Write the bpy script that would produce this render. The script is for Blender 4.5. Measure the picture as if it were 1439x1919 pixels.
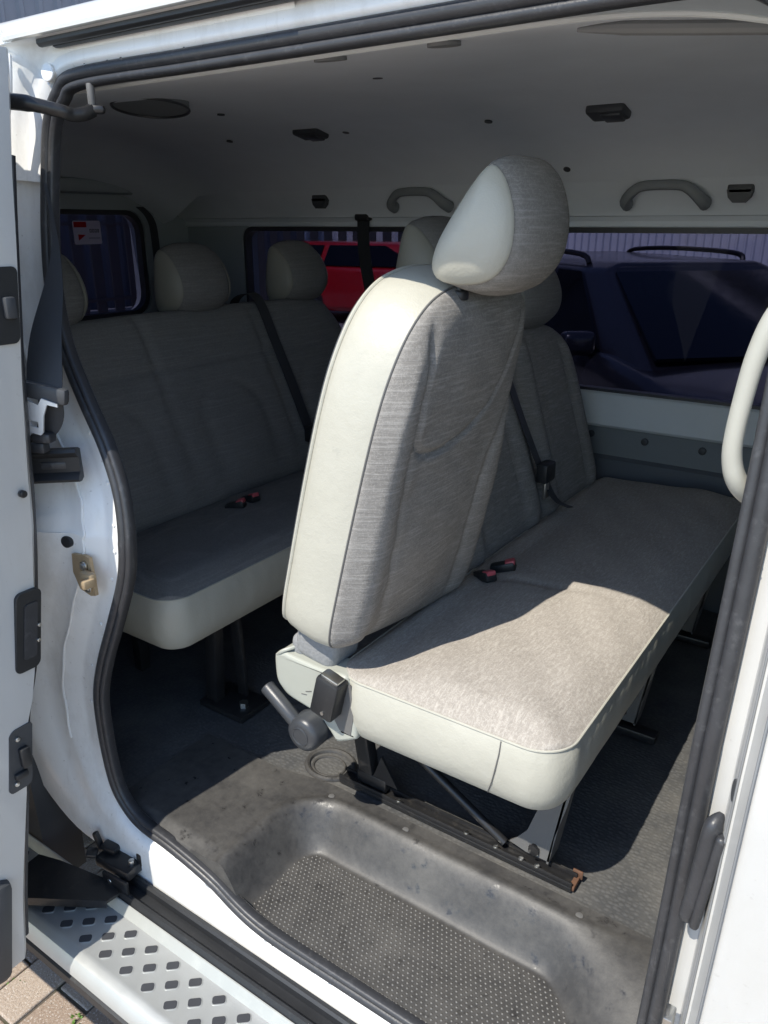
import bpy, bmesh, math, random
from mathutils import Vector, Matrix
from mathutils.geometry import tessellate_polygon
random.seed(7)
R = math.radians
scene = bpy.context.scene
COL = scene.collection
for o in list(bpy.data.objects):
    bpy.data.objects.remove(o)

# ------------------------------------------------------------------ camera
cd = bpy.data.cameras.new('camera'); cam = bpy.data.objects.new('camera', cd); COL.objects.link(cam)
cam.location = (1.075, -0.72, 1.64)
cam.rotation_euler = (R(90 - 20.4), 0, R(34.4))
cd.sensor_fit = 'VERTICAL'; cd.sensor_height = 24.0; cd.sensor_width = 18.0
cd.lens = 24.0 * 1450 / 1919
cd.clip_start = 0.02; cd.clip_end = 500
scene.camera = cam

# ------------------------------------------------------------------ world, sun, exposure
SUN = Vector((0.12, 0.69, -1.0)).normalized()          # the way the light travels
w = bpy.data.worlds.new('World'); scene.world = w; w.use_nodes = True
nt = w.node_tree; nt.nodes.clear()
sky = nt.nodes.new('ShaderNodeTexSky'); sky.sky_type = 'NISHITA'; sky.sun_disc = False
sky.sun_elevation = math.asin(-SUN.z); sky.sun_rotation = math.atan2(-SUN.x, -SUN.y)
sky.air_density = 1.0; sky.dust_density = 0.2; sky.ozone_density = 2.0
bg = nt.nodes.new('ShaderNodeBackground'); bg.inputs['Strength'].default_value = 0.15
wo = nt.nodes.new('ShaderNodeOutputWorld')
nt.links.new(sky.outputs[0], bg.inputs[0]); nt.links.new(bg.outputs[0], wo.inputs[0])
sd = bpy.data.lights.new('sun', 'SUN'); sun = bpy.data.objects.new('sun', sd); COL.objects.link(sun)
sd.energy = 3.3; sd.angle = R(0.5); sd.color = (1.0, 0.94, 0.83)
sun.rotation_euler = SUN.to_track_quat('-Z', 'Y').to_euler(); sun.location = (-2, -6, 9)
scene.view_settings.view_transform = 'Standard'; scene.view_settings.look = 'None'
scene.view_settings.exposure = 0.86; scene.view_settings.gamma = 1.0
scene.view_settings.use_curve_mapping = False
scene.render.engine = 'CYCLES'
scene.cycles.max_bounces = 10; scene.cycles.diffuse_bounces = 5; scene.cycles.glossy_bounces = 4
scene.cycles.transparent_max_bounces = 16; scene.cycles.sample_clamp_indirect = 6.0
scene.render.resolution_x = 768; scene.render.resolution_y = 1024

# ------------------------------------------------------------------ materials
class NT:
    def __init__(s, name):
        s.m = bpy.data.materials.new(name); s.m.use_nodes = True
        s.t = s.m.node_tree; s.t.nodes.clear()
        s.out = s.t.nodes.new('ShaderNodeOutputMaterial')
    def n(s, ty, **kw):
        nd = s.t.nodes.new('ShaderNode' + ty)
        for k, v in kw.items():
            if k in nd.inputs: nd.inputs[k].default_value = v
            else: setattr(nd, k, v)
        return nd
    def l(s, a, b): s.t.links.new(a, b)
    def coord(s, scale=(1, 1, 1), out='Object', rot=(0, 0, 0)):
        c = s.n('TexCoord'); m = s.n('Mapping'); m.inputs['Scale'].default_value = scale
        m.inputs['Rotation'].default_value = rot
        s.l(c.outputs[out], m.inputs[0]); return m.outputs[0]
    def noise(s, vec, scale, detail=3, rough=.55):
        n = s.n('TexNoise'); n.inputs['Scale'].default_value = scale
        n.inputs['Detail'].default_value = detail; n.inputs['Roughness'].default_value = rough
        s.l(vec, n.inputs['Vector']); return n.outputs[0]
    def ramp(s, fac, stops):
        r = s.n('ValToRGB'); e = r.color_ramp.elements
        while len(e) < len(stops): e.new(.5)
        for i, (p, c) in enumerate(stops):
            e[i].position = p; e[i].color = tuple(c) + (1,) if len(c) == 3 else c
        s.l(fac, r.inputs[0]); return r.outputs[0]
    def mixc(s, fac, a, b, mode='MIX'):
        m = s.n('Mix', data_type='RGBA', blend_type=mode)
        for i, v in ((0, fac), (6, a), (7, b)):
            if hasattr(v, 'type') and hasattr(v, 'is_linked'): s.l(v, m.inputs[i])
            else: m.inputs[i].default_value = v if i == 0 else tuple(v) + (1,)
        return m.outputs[2]
    def math(s, op, a, b=0.0):
        m = s.n('Math', operation=op)
        for i, v in enumerate((a, b)):
            if hasattr(v, 'is_linked'): s.l(v, m.inputs[i])
            else: m.inputs[i].default_value = v
        return m.outputs[0]
    def bump(s, h, strength=.3, dist=.002, prev=None):
        b = s.n('Bump'); b.inputs['Strength'].default_value = strength; b.inputs['Distance'].default_value = dist
        s.l(h, b.inputs['Height'])
        if prev: s.l(prev, b.inputs['Normal'])
        return b.outputs[0]
    def bsdf(s, col, rough=.5, metal=0.0, normal=None, coat=0.0, spec=None, sheen=0.0):
        p = s.n('BsdfPrincipled')
        if hasattr(col, 'is_linked'): s.l(col, p.inputs['Base Color'])
        else: p.inputs['Base Color'].default_value = tuple(col) + (1,)
        if hasattr(rough, 'is_linked'): s.l(rough, p.inputs['Roughness'])
        else: p.inputs['Roughness'].default_value = rough
        p.inputs['Metallic'].default_value = metal
        p.inputs['Coat Weight'].default_value = coat
        if coat: p.inputs['Coat Roughness'].default_value = .08
        if spec is not None: p.inputs['Specular IOR Level'].default_value = spec
        if sheen:
            p.inputs['Sheen Weight'].default_value = sheen; p.inputs['Sheen Roughness'].default_value = .5
        if normal: s.l(normal, p.inputs['Normal'])
        s.l(p.outputs[0], s.out.inputs[0]); return p

M = {}
def simple(name, col, rough=.5, metal=0.0, coat=0.0, var=.12, vscale=18, bump=0.0, bscale=300, dirt=None, spec=None):
    t = NT(name); v = t.coord()
    n = t.noise(v, vscale, 4, .6)
    c = t.mixc(n, [x * (1 - var) for x in col], [min(1, x * (1 + var)) for x in col])
    if dirt:
        d = t.ramp(t.noise(t.coord((1, 1, 1)), dirt[1], 6, .7), [(dirt[2], (0, 0, 0)), (dirt[3], (1, 1, 1))])
        c = t.mixc(d, c, dirt[0])
    rr = t.math('ADD', t.math('MULTIPLY', n, .18), rough - .09)
    nm = t.bump(t.noise(v, bscale, 2, .6), .5, bump) if bump else None
    t.bsdf(c, rr, metal, nm, coat, spec)
    M[name] = t.m; return t.m

def paint(name, col, grime, coat):
    t = NT(name); v = t.coord()
    c = t.mixc(t.noise(v, 6, 3), [q*.97 for q in col], [min(1, q*1.02) for q in col])
    d1 = t.ramp(t.noise(t.coord((1, 1, .45)), 13, 6, .72), [(.50, (0, 0, 0)), (.86, (1, 1, 1))])
    d2 = t.ramp(t.noise(v, 95, 3, .7), [(.66, (0, 0, 0)), (.74, (1, 1, 1))])
    d3 = t.ramp(t.noise(t.coord((1, 1, .12)), 60, 4, .6), [(.60, (0, 0, 0)), (.80, (1, 1, 1))])
    c = t.mixc(t.math('MULTIPLY', d1, grime), c, (.42, .39, .34))
    c = t.mixc(t.math('MULTIPLY', d3, grime*.45), c, (.40, .38, .34))
    c = t.mixc(t.math('MULTIPLY', d2, grime*.7), c, (.24, .22, .19))
    b = t.bump(t.noise(v, 700, 2), .4, .0003); b = t.bump(t.noise(v, 9, 2), .10, .010, b)
    t.bsdf(c, t.math('ADD', t.math('MULTIPLY', d1, .25), .34), normal=b, coat=coat); M[name] = t.m
paint('white_paint', (.53, .525, .505), .28, .4)  # body white, its colour lowered to offset direct sun on the panels
paint('jamb_white_shade', (.85, .85, .835), .5, .25)  # same body white, kept lighter in colour to lift the shaded door frame
simple('rubber', (.036, .037, .041), .42, var=.25, vscale=40, bump=.0006, bscale=260, dirt=((.095, .096, .10), 75, .55, .85))
simple('black_plastic', (.018, .019, .021), .45, var=.2, bump=.0003, bscale=700, dirt=((.06, .06, .06), 40, .6, .9))
simple('dark_plastic', (.05, .053, .058), .5, var=.15, bump=.0003, bscale=600)
simple('lever_plastic', (.042, .045, .05), .36, var=.1, bump=.0003, bscale=900)
simple('black_metal', (.017, .017, .018), .33, var=.2, dirt=((.05, .045, .04), 50, .55, .8), bump=.0004, bscale=120)
simple('leg_paint', (.13, .128, .125), .5, var=.1, dirt=((.12, .11, .1), 30, .55, .85))
simple('rust', (.12, .06, .035), .75, var=.4, vscale=90, bump=.001, bscale=160)
simple('steel', (.62, .62, .6), .3, metal=1.0, var=.1)
simple('zinc', (.50, .38, .24), .5, metal=.5, var=.2, vscale=60)
simple('trim_grey', (.36, .40, .425), .6, var=.05, bump=.0003, bscale=800)
simple('handle_grey', (.21, .225, .235), .6, var=.06)
simple('shaded_vinyl', (.26, .255, .22), .5, var=.1, bump=.0004, bscale=420)  # same seat vinyl, darkened: cabin shade put into the headrest cheeks' colour
simple('shut_shade_grey', (.20, .205, .21), .6)
simple('grip_grey', (.2, .205, .205), .7, var=.05)
simple('trim_dark', (.10, .11, .12), .7, var=.08, bump=.0004, bscale=500)
simple('trim_mid', (.2, .215, .22), .65, var=.06, bump=.0003, bscale=700)
simple('trim_light', (.60, .625, .615), .55, var=.04, bump=.0003, bscale=800)
simple('cream_plastic', (.40, .395, .345), .42, var=.05, vscale=30, dirt=((.36, .35, .3), 70, .66, .9), bump=.0003, bscale=900)
simple('cover_plastic', (.37, .38, .335), .4, var=.04, vscale=30, dirt=((.40, .41, .38), 60, .66, .9), bump=.0002, bscale=900)
simple('headliner', (.755, .80, .84), .9, var=.07, vscale=7, bump=.0006, bscale=420, spec=.1)
simple('felt', (.25, .255, .26), .95, var=.25, vscale=160, bump=.002, bscale=260, spec=.1)
simple('belt_web', (.028, .03, .034), .55, var=.2, vscale=80, bump=.0006, bscale=400)
simple('buckle_red', (.55, .10, .12), .4, var=.1)
simple('alu', (.52, .53, .515), .42, metal=.55, var=.06, vscale=22, dirt=((.55, .56, .55), 25, .5, .9), bump=.0002, bscale=400)
simple('alu_ramp', (.40, .405, .38), .4, metal=.25, var=.05, vscale=20, dirt=((.5, .5, .46), 25, .5, .9))
simple('pad_rubber', (.042, .044, .05), .55, var=.2)
simple('tyre', (.02, .02, .02), .75, var=.2, bump=.001, bscale=80)
simple('car_blue', (.016, .017, .024), .3, coat=.5, var=.1)
simple('car_red', (.6, .012, .022), .25, coat=1.0, var=.08)
simple('car_trim', (.01, .01, .012), .4)
simple('cladding', (.72, .73, .78), .5, metal=.1, var=.06, vscale=1.2, dirt=((.4, .41, .44), 2.5, .5, .9))
simple('hall_cladding', (.16, .175, .21), .5, var=.1, vscale=1.5)
simple('fence_metal', (.06, .062, .07), .5, var=.15, vscale=3)
simple('concrete', (.42, .41, .39), .85, var=.15, vscale=2, bump=.003, bscale=40)
simple('sticker_white', (.8, .8, .8), .5, var=.02)
simple('sticker_red', (.6, .04, .05), .5, var=.05)
simple('sticker_ink', (.1, .1, .11), .5)
simple('bright_steel', (.78, .8, .82), .42, metal=.6, var=.04)
simple('chrome', (.8, .8, .8), .12, metal=1.0, var=.02)

def glass(name, tint, refl=.06):
    t = NT(name)
    tr = t.n('BsdfTransparent'); tr.inputs[0].default_value = tuple(tint) + (1,)
    g = t.n('BsdfGlossy'); g.inputs['Roughness'].default_value = .01; g.inputs[0].default_value = (1, 1, 1, 1)
    f = t.n('Fresnel'); f.inputs[0].default_value = 1.13
    mx = t.n('MixShader'); t.l(f.outputs[0], mx.inputs[0]); t.l(tr.outputs[0], mx.inputs[1]); t.l(g.outputs[0], mx.inputs[2])
    t.l(mx.outputs[0], t.out.inputs[0]); M[name] = t.m
glass('tinted_glass', (.25, .25, .315))
glass('rear_glass', (.22, .22, .28))
glass('screen_glass', (.40, .44, .44))
simple('car_glass', (.004, .005, .008), .06, coat=.0, var=.02, spec=.35)

def film(name, col):
    t = NT(name); a = t.n('BsdfTranslucent'); a.inputs[0].default_value = tuple(col) + (1,); b = t.n('BsdfDiffuse'); b.inputs[0].default_value = tuple(col) + (1,)
    mx = t.n('MixShader'); mx.inputs[0].default_value = .35; t.l(a.outputs[0], mx.inputs[1]); t.l(b.outputs[0], mx.inputs[2]); t.l(mx.outputs[0], t.out.inputs[0]); M[name] = t.m
film('sticker_film', (.85, .8, .85)); film('sticker_redfilm', (.7, .05, .06))
def vinyl():
    t = NT('vinyl'); v = t.coord()
    n1 = t.noise(v, 14, 5, .6)
    c = t.mixc(n1, (.405, .392, .33), (.465, .452, .39))
    d = t.ramp(t.noise(v, 38, 6, .75), [(.60, (0, 0, 0)), (.86, (1, 1, 1))])
    c = t.mixc(t.math('MULTIPLY', d, .6), c, (.33, .325, .29))
    vo = t.n('TexVoronoi'); vo.inputs['Scale'].default_value = 420; t.l(v, vo.inputs['Vector'])
    b = t.bump(vo.outputs['Distance'], .25, .0006)
    b = t.bump(t.noise(v, 16, 4, .6), .35, .007, b)
    t.bsdf(c, .42, normal=b); M['vinyl'] = t.m
vinyl()

def fabric(name, base, light, dark, A, B):
    """weft streaks run along Y; A / B are the stretches of the fine and the coarse streaks"""
    t = NT(name)
    s1 = t.noise(t.coord(A), 290, 2, .55)
    s2 = t.noise(t.coord(B), 210, 4, .7)
    blot = t.noise(t.coord(), 7, 4, .6)
    nap = t.noise(t.coord(), 420, 2, .5)
    c = t.mixc(t.ramp(s1, [(.50, (0, 0, 0)), (.63, (1, 1, 1))]), base, light)
    c = t.mixc(t.ramp(s2, [(.34, (1, 1, 1)), (.56, (0, 0, 0))]), c, dark)
    c = t.mixc(t.math('MULTIPLY', t.ramp(nap, [(.45, (0, 0, 0)), (.7, (1, 1, 1))]), .25), c, dark)
    c = t.mixc(t.math('MULTIPLY', t.ramp(blot, [(.45, (0, 0, 0)), (.75, (1, 1, 1))]), .35), c, light)
    vein = t.ramp(t.math('ABSOLUTE', t.math('SUBTRACT', t.noise(t.coord(), 130, 3, .65), .5)), [(.0, (1, 1, 1)), (.035, (0, 0, 0))])
    c = t.mixc(t.math('MULTIPLY', vein, .42), c, [min(1, q*1.35) for q in light])
    b = t.bump(t.math('ADD', s1, t.math('MULTIPLY', nap, .4)), .45, .0014)
    b = t.bump(t.noise(t.coord(), 24, 3), .2, .004, b)
    t.bsdf(c, .92, normal=b, spec=.1); M[name] = t.m
fabric('seat_fabric', (.335, .305, .27), (.41, .378, .338), (.285, .26, .23), (1, .16, .3), (1, .3, .4))
fabric('shaded_fabric', (.19, .186, .18), (.225, .22, .213), (.168, .165, .16), (.04, .02, 1), (.05, .06, 1))  # same cloth as the other seats, its colour darkened for the interior shade
fabric('back_fabric', (.225, .214, .20), (.305, .292, .275), (.195, .185, .172), (.045, .045, 1), (.08, .12, 1))

def mat_rubber():
    t = NT('step_mat'); v = t.coord()
    big = t.noise(v, 7, 6, .68); fine = t.noise(v, 60, 5, .7)
    c = t.mixc(fine, (.033, .032, .032), (.058, .056, .054))
    dust = t.ramp(t.math('ADD', t.math('MULTIPLY', big, .75), t.math('MULTIPLY', fine, .3)), [(.42, (0, 0, 0)), (.72, (1, 1, 1))])
    c = t.mixc(t.math('MULTIPLY', dust, .5), c, (.145, .137, .124))
    wet = t.ramp(t.noise(t.coord((1, 1, 1)), 42, 3, .6), [(.60, (0, 0, 0)), (.70, (1, 1, 1))])
    c = t.mixc(t.math('MULTIPLY', wet, .55), c, (.028, .027, .027))
    run = t.math('ABSOLUTE', t.math('SUBTRACT', t.noise(t.coord((1, 3.2, 1)), 4.5, 4, .6), .52))
    runm = t.math('MULTIPLY', t.ramp(run, [(.0, (1, 1, 1)), (.022, (0, 0, 0))]), t.ramp(t.noise(t.coord(), 6, 2), [(.45, (0, 0, 0)), (.55, (1, 1, 1))]))
    c = t.mixc(t.math('MULTIPLY', runm, .12), c, (.024, .023, .023))
    rr = t.ramp(wet, [(0, (.52, .52, .52)), (1, (.26, .26, .26))])
    b = t.bump(fine, .35, .0015)
    p = t.bsdf(c, .5, normal=b); t.l(rr, p.inputs['Roughness']); M['step_mat'] = t.m
mat_rubber()

simple('stud_glint_rubber', (.10, .095, .087), .36, var=.35, vscale=25)  # lighter than the mat: highlights on the studs put into their colour
def floor_rubber():
    t = NT('floor_rubber'); v = t.coord()
    vo = t.n('TexVoronoi', feature='F1'); vo.inputs['Scale'].default_value = 108; vo.inputs['Randomness'].default_value = .6
    fl2 = t.n('Mapping'); fl2.inputs['Scale'].default_value = (1, 1.15, 0); t.l(v, fl2.inputs[0]); t.l(fl2.outputs[0], vo.inputs['Vector'])
    cell = t.ramp(vo.outputs['Distance'], [(.22, (1, 1, 1)), (.62, (0, 0, 0))])
    fine = t.noise(v, 160, 4, .7); big = t.noise(v, 8, 4, .6)
    c = t.mixc(cell, (.068, .069, .07), (.10, .10, .10))
    c = t.mixc(t.math('MULTIPLY', t.ramp(big, [(.4, (0, 0, 0)), (.75, (1, 1, 1))]), .6), c, (.2, .19, .17))
    c = t.mixc(t.math('MULTIPLY', fine, .5), c, (.05, .052, .055))
    b = t.bump(cell, .4, .0016); b = t.bump(fine, .3, .001, b)
    t.bsdf(c, .55, normal=b); M['floor_rubber'] = t.m
floor_rubber()

def brick_mats():
    for i, (a, b2) in enumerate([((.31, .235, .18), (.43, .345, .27)), ((.27, .20, .15), (.37, .285, .22)), ((.36, .285, .225), (.47, .385, .31))]):
        t = NT('paver_%d' % i); v = t.coord()
        c = t.mixc(t.ramp(t.noise(v, 150, 4, .75), [(.35, (0, 0, 0)), (.65, (1, 1, 1))]), a, b2)
        sp = t.ramp(t.noise(v, 230, 2, .6), [(.58, (0, 0, 0)), (.66, (1, 1, 1))])
        c = t.mixc(sp, c, (.58, .53, .47))
        sp2 = t.ramp(t.noise(v, 240, 3, .6), [(.30, (1, 1, 1)), (.38, (0, 0, 0))])
        c = t.mixc(sp2, c, (.10, .085, .075))
        bp = t.bump(t.noise(v, 210, 4, .75), .8, .004)
        t.bsdf(c, .85, normal=bp); M['paver%d' % i] = t.m
    t = NT('joint_sand'); v = t.coord()
    c = t.mixc(t.noise(v, 40, 5, .7), (.06, .052, .04), (.15, .125, .10))
    mo = t.ramp(t.noise(v, 9, 4, .6), [(.5, (0, 0, 0)), (.62, (1, 1, 1))])
    c = t.mixc(t.math('MULTIPLY', mo, .6), c, (.05, .062, .022))
    t.bsdf(c, .95, normal=t.bump(t.noise(v, 120, 4, .7), .8, .006)); M['joint_sand'] = t.m
    simple('weed', (.10, .20, .03), .6, var=.3, vscale=60)
brick_mats()

# ------------------------------------------------------------------ mesh helpers: every geo is (verts, faces)
def V(*a): return Vector(a)
def xf(geo, mtx):
    return ([mtx @ Vector(v) for v in geo[0]], geo[1])
def join(*geos):
    vs, fs = [], []
    for v, f in geos:
        n = len(vs); vs += list(v); fs += [tuple(i + n for i in q) for q in f]
    return vs, fs
def bevbox(c, s, bev=.003, rot=None, seg=2):
    bm = bmesh.new(); bmesh.ops.create_cube(bm, size=1.0)
    for v in bm.verts: v.co = Vector((v.co.x * s[0], v.co.y * s[1], v.co.z * s[2]))
    if bev: bmesh.ops.bevel(bm, geom=bm.edges[:], offset=min(bev, min(s) * .45), segments=seg, affect='EDGES', profile=.5)
    m = Matrix.Translation(c)
    if rot is not None: m = m @ (rot if isinstance(rot, Matrix) else Matrix(rot))
    bm.verts.ensure_lookup_table(); bm.verts.index_update()
    g = ([m @ v.co for v in bm.verts], [tuple(v.index for v in f.verts) for f in bm.faces]); bm.free(); return g
def eul(x=0, y=0, z=0):
    return Matrix.Rotation(R(z), 4, 'Z') @ Matrix.Rotation(R(y), 4, 'Y') @ Matrix.Rotation(R(x), 4, 'X')
def rrect(w_, h_, r, n=6, c=(0, 0)):
    pts = []
    for cx, cy, a0 in ((w_/2 - r, h_/2 - r, 0), (-w_/2 + r, h_/2 - r, 90), (-w_/2 + r, -h_/2 + r, 180), (w_/2 - r, -h_/2 + r, 270)):
        for k in range(n + 1):
            a = R(a0 + 90 * k / n); pts.append((c[0] + cx + r * math.cos(a), c[1] + cy + r * math.sin(a)))
    return pts
def ellipse(rx, ry, n=28, c=(0, 0)):
    return [(c[0] + rx * math.cos(2*math.pi*k/n), c[1] + ry * math.sin(2*math.pi*k/n)) for k in range(n)]
def plate(outline, holes, O, U, W, thick, bev=0.0):
    """flat sheet: outline in (u, v), front at O, back at O - n*thick with n = U x W"""
    U = Vector(U).normalized(); W = Vector(W).normalized(); O = Vector(O); N = U.cross(W)
    loops = [list(outline)] + [list(h) for h in holes]
    tris = tessellate_polygon([[Vector((a, b, 0)) for a, b in l] for l in loops])
    flat = [p for l in loops for p in l]; n = len(flat)
    vs = [O + U*a + W*b for a, b in flat] + [O + U*a + W*b - N*thick for a, b in flat]
    fs = []
    for t in tris:
        a, b, c = (Vector(flat[i]) for i in t)
        if (b - a).cross(c - a) < 0: t = (t[0], t[2], t[1])
        fs.append(tuple(t)); fs.append((t[0] + n, t[2] + n, t[1] + n))
    k = 0
    for l in loops:
        m = len(l)
        for i in range(m):
            j = (i + 1) % m; fs.append((k + i, k + i + n, k + j + n, k + j))
        k += m
    return vs, fs
def frames(pts, closed):
    n = len(pts); T = []
    for i in range(n):
        a = pts[i - 1] if (i > 0 or closed) else pts[i]; b = pts[(i + 1) % n] if (i < n - 1 or closed) else pts[i]
        T.append((b - a).normalized())
    up = Vector((0, 0, 1)) if abs(T[0].z) < .9 else Vector((0, 1, 0))
    A = (up - T[0] * up.dot(T[0])).normalized(); out = []
    for t in T:
        A = (A - t * A.dot(t)).normalized(); out.append((A.copy(), t.cross(A)))
    return out
def tube(pts, r, n=10, closed=False, sx=1.0, caps=True):
    pts = [Vector(p) for p in pts]; fr = frames(pts, closed); vs, fs = [], []
    for i, p in enumerate(pts):
        rr = r[i] if isinstance(r, (list, tuple)) else r; A, B = fr[i]
        for k in range(n):
            a = 2*math.pi*k/n; vs.append(p + A*rr*math.cos(a) + B*rr*sx*math.sin(a))
    m = len(pts)
    for i in range(m if closed else m - 1):
        j = (i + 1) % m
        for k in range(n): fs.append((i*n + k, i*n + (k+1) % n, j*n + (k+1) % n, j*n + k))
    if caps and not closed:
        fs.append(tuple(range(n))[::-1]); fs.append(tuple((m-1)*n + k for k in range(n)))
    return vs, fs
def cyl(p0, p1, r, n=20, bev=0.0):
    p0, p1 = Vector(p0), Vector(p1); d = (p1 - p0).normalized()
    if bev: return tube([p0, p0 + d*bev*.3, p0 + d*bev, p1 - d*bev, p1 - d*bev*.3, p1], [r-bev, r-bev*.3, r, r, r-bev*.3, r-bev], n)
    return tube([p0, p1], r, n)
def catmull(P, per=8, closed=False):
    P = [Vector(p) for p in P]; n = len(P); out = []
    for i in range(n if closed else n - 1):
        g = lambda k: P[k % n] if closed else P[max(0, min(n - 1, k))]
        p0, p1, p2, p3 = g(i-1), g(i), g(i+1), g(i+2)
        for k in range(per):
            t = k / per
            out.append(.5*((2*p1) + (p2-p0)*t + (2*p0-5*p1+4*p2-p3)*t*t + (-p0+3*p1-3*p2+p3)*t**3))
    if not closed: out.append(P[-1])
    return out
def ribbon(pts, wid, wdir, th=.0015):
    """webbing: flat strip along pts, width vector wdir (one or per point)"""
    vs, fs = [], []
    pts = [Vector(p) for p in pts]; n = len(pts)
    for i, p in enumerate(pts):
        d = Vector(wdir[i] if isinstance(wdir, list) else wdir).normalized()
        ww = wid[i] if isinstance(wid, list) else wid
        t = (pts[min(i+1, n-1)] - pts[max(i-1, 0)]).normalized(); nn = t.cross(d).normalized()
        for a, b in ((-.5, -.5), (.5, -.5), (.5, .5), (-.5, .5)): vs.append(p + d*ww*a + nn*th*b)
    for i in range(n - 1):
        for k in range(4): fs.append((i*4 + k, i*4 + (k+1) % 4, i*4 + 4 + (k+1) % 4, i*4 + 4 + k))
    fs.append((3, 2, 1, 0)); fs.append(tuple((n-1)*4 + k for k in range(4)))
    return vs, fs
def prism(poly, axis_dir, O, U, W, depth): return plate(poly, [], O, U, W, depth)

def mk(name, geo, mat, parent=None, sharp=32, loc=None):
    me = bpy.data.meshes.new(name)
    vs, fs = geo
    o_ = Vector(loc) if loc is not None else Vector((0, 0, 0))
    me.from_pydata([tuple(Vector(v) - o_) for v in vs], [], fs); me.validate()
    bm = bmesh.new(); bm.from_mesh(me)
    bmesh.ops.recalc_face_normals(bm, faces=bm.faces[:])
    bmesh.ops.remove_doubles(bm, verts=bm.verts[:], dist=1e-5)
    for f in bm.faces: f.smooth = True
    lim = R(sharp)
    for e in bm.edges:
        if len(e.link_faces) == 2 and e.calc_face_angle(0) > lim: e.smooth = False
    bm.to_mesh(me); bm.free()
    me.materials.append(M[mat] if isinstance(mat, str) else mat)
    o = bpy.data.objects.new(name, me); COL.objects.link(o); o.location = o_
    if parent is not None: o.parent = parent; o.matrix_parent_inverse = Matrix()
    return o
def put(o, parent):
    o.parent = parent; return o
def thing(name, label, cat, loc=(0, 0, 0), group=None):
    e = bpy.data.objects.new(name, None); COL.objects.link(e); e.location = loc
    e.empty_display_size = .1; e['label'] = label; e['category'] = cat
    if group: e['group'] = group
    return e
def tag(o, label, cat, group=None, kind=None):
    if label: o['label'] = label
    if cat: o['category'] = cat
    if group: o['group'] = group
    if kind: o['kind'] = kind
    return o
def lerp(a, b, t): return a + (b - a) * t
def sm(a, b, x):
    t = max(0.0, min(1.0, (x - a) / (b - a))); return t * t * (3 - 2 * t)
def interp(tab, x):
    if x <= tab[0][0]: return tab[0][1]
    for (a, b), (c, d) in zip(tab, tab[1:]):
        if x <= c: return b + (d - b) * (x - a) / (c - a)
    return tab[-1][1]

# ------------------------------------------------------------------ ground
gr = mk('ground', ([(-60, -60, -.022), (60, -60, -.022), (60, 60, -.022), (-60, 60, -.022)], [(0, 1, 2, 3)]), 'concrete'); gr['kind'] = 'structure'
pv = mk('paving', ([(-7, -6, -.0055), (7, -6, -.0055), (7, 3.4, -.0055), (-7, 3.4, -.0055)], [(0, 1, 2, 3)]), 'joint_sand'); pv['kind'] = 'structure'
BP, BL = .1045, .2075
brick_mesh = []
for i in range(3):
    g = bevbox((0, 0, -.015), (BP - .0055, BL - .0055, .03), .0035, seg=2)
    me = bpy.data.meshes.new('brick'); me.from_pydata([tuple(v) for v in g[0]], [], g[1]); me.materials.append(M['paver%d' % i]); brick_mesh.append(me)
far_b = ([], [])
cnt = 0; cells = []
for ix in range(-66, 67):
    for iy in range(-30, 17):
        x = -.372 + BP * (ix + .5); y = -.083 + BL * (iy + .5 + (.45 if ix % 2 == 0 else 0))
        if -6.9 < x < 6.9 and -5.9 < y < 3.3: cells.append(((x + .35)**2 + (y + .25)**2, x, y))
cells.sort()
for k, (d, x, y) in enumerate(cells):
    rz = random.uniform(-.012, .012); z = random.uniform(-.003, .002); tx = random.uniform(-.008, .008)
    if k < 290:
        o = bpy.data.objects.new('brick', random.choice(brick_mesh)); COL.objects.link(o)
        o.location = (x, y, z); o.rotation_euler = (tx, random.uniform(-.008, .008), rz); o.parent = pv
    else:
        a, b, h = (BP - .0055)/2, (BL - .0055)/2, .03
        n = len(far_b[0]); c = .004
        far_b[0].extend([(x-a, y-b, z-h), (x+a, y-b, z-h), (x+a, y+b, z-h), (x-a, y+b, z-h), (x-a+c, y-b+c, z), (x+a-c, y-b+c, z), (x+a-c, y+b-c, z), (x-a+c, y+b-c, z)])
        far_b[1].extend([(n+4, n+5, n+6, n+7), (n, n+1, n+5, n+4), (n+1, n+2, n+6, n+5), (n+2, n+3, n+7, n+6), (n+3, n, n+4, n+7)])
fb = mk('bricks', far_b, 'paver2', pv); fb['kind'] = 'stuff'
for (x, y, s) in ((-.36, -.135, 1.0), (-.165, -.112, .8), (-.27, -.21, .6)):
    wg = []
    for k in range(16):
        a = random.uniform(0, 6.28); l = .012 * s * random.uniform(.5, 1.3); d = V(math.cos(a), math.sin(a), random.uniform(.2, .9)).normalized(); sde = d.cross(V(0, 0, 1)).normalized() * .003 * s
        p = V(x + random.uniform(-.01, .01), y + random.uniform(-.02, .02), -.004)
        wg.append(([p - sde*.3, p + d*l*.6 + sde, p + d*l, p + d*l*.6 - sde], [(0, 1, 2, 3)]))
    tag(mk('weed', join(*wg), 'weed'), {1.0: 'small green weed growing in the paver joint by the sliding door', .8: 'small green weed in the paver joint beside the running board', .6: 'tiniest green weed in the paver joints, nearest the picture edge'}[s], 'weed', 'weeds in the paving joints')

# ------------------------------------------------------------------ VAN
van = thing('passenger_van', 'white passenger van with its side sliding door open', 'van', (0.4, .8, 0))
VL = van.location.copy()
def part(name, geo, mat, parent=None, sharp=32):
    """a part of the van; parts sit in world coordinates relative to the van's own origin"""
    o = mk(name, geo, mat, None, sharp)
    p = parent or van
    o.parent = p
    if p is van: o.location = -VL
    return o

FLOOR = .56
def Yp(z): return 0.0 if z < 1.15 else .09 * (z - 1.15) / .68
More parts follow.
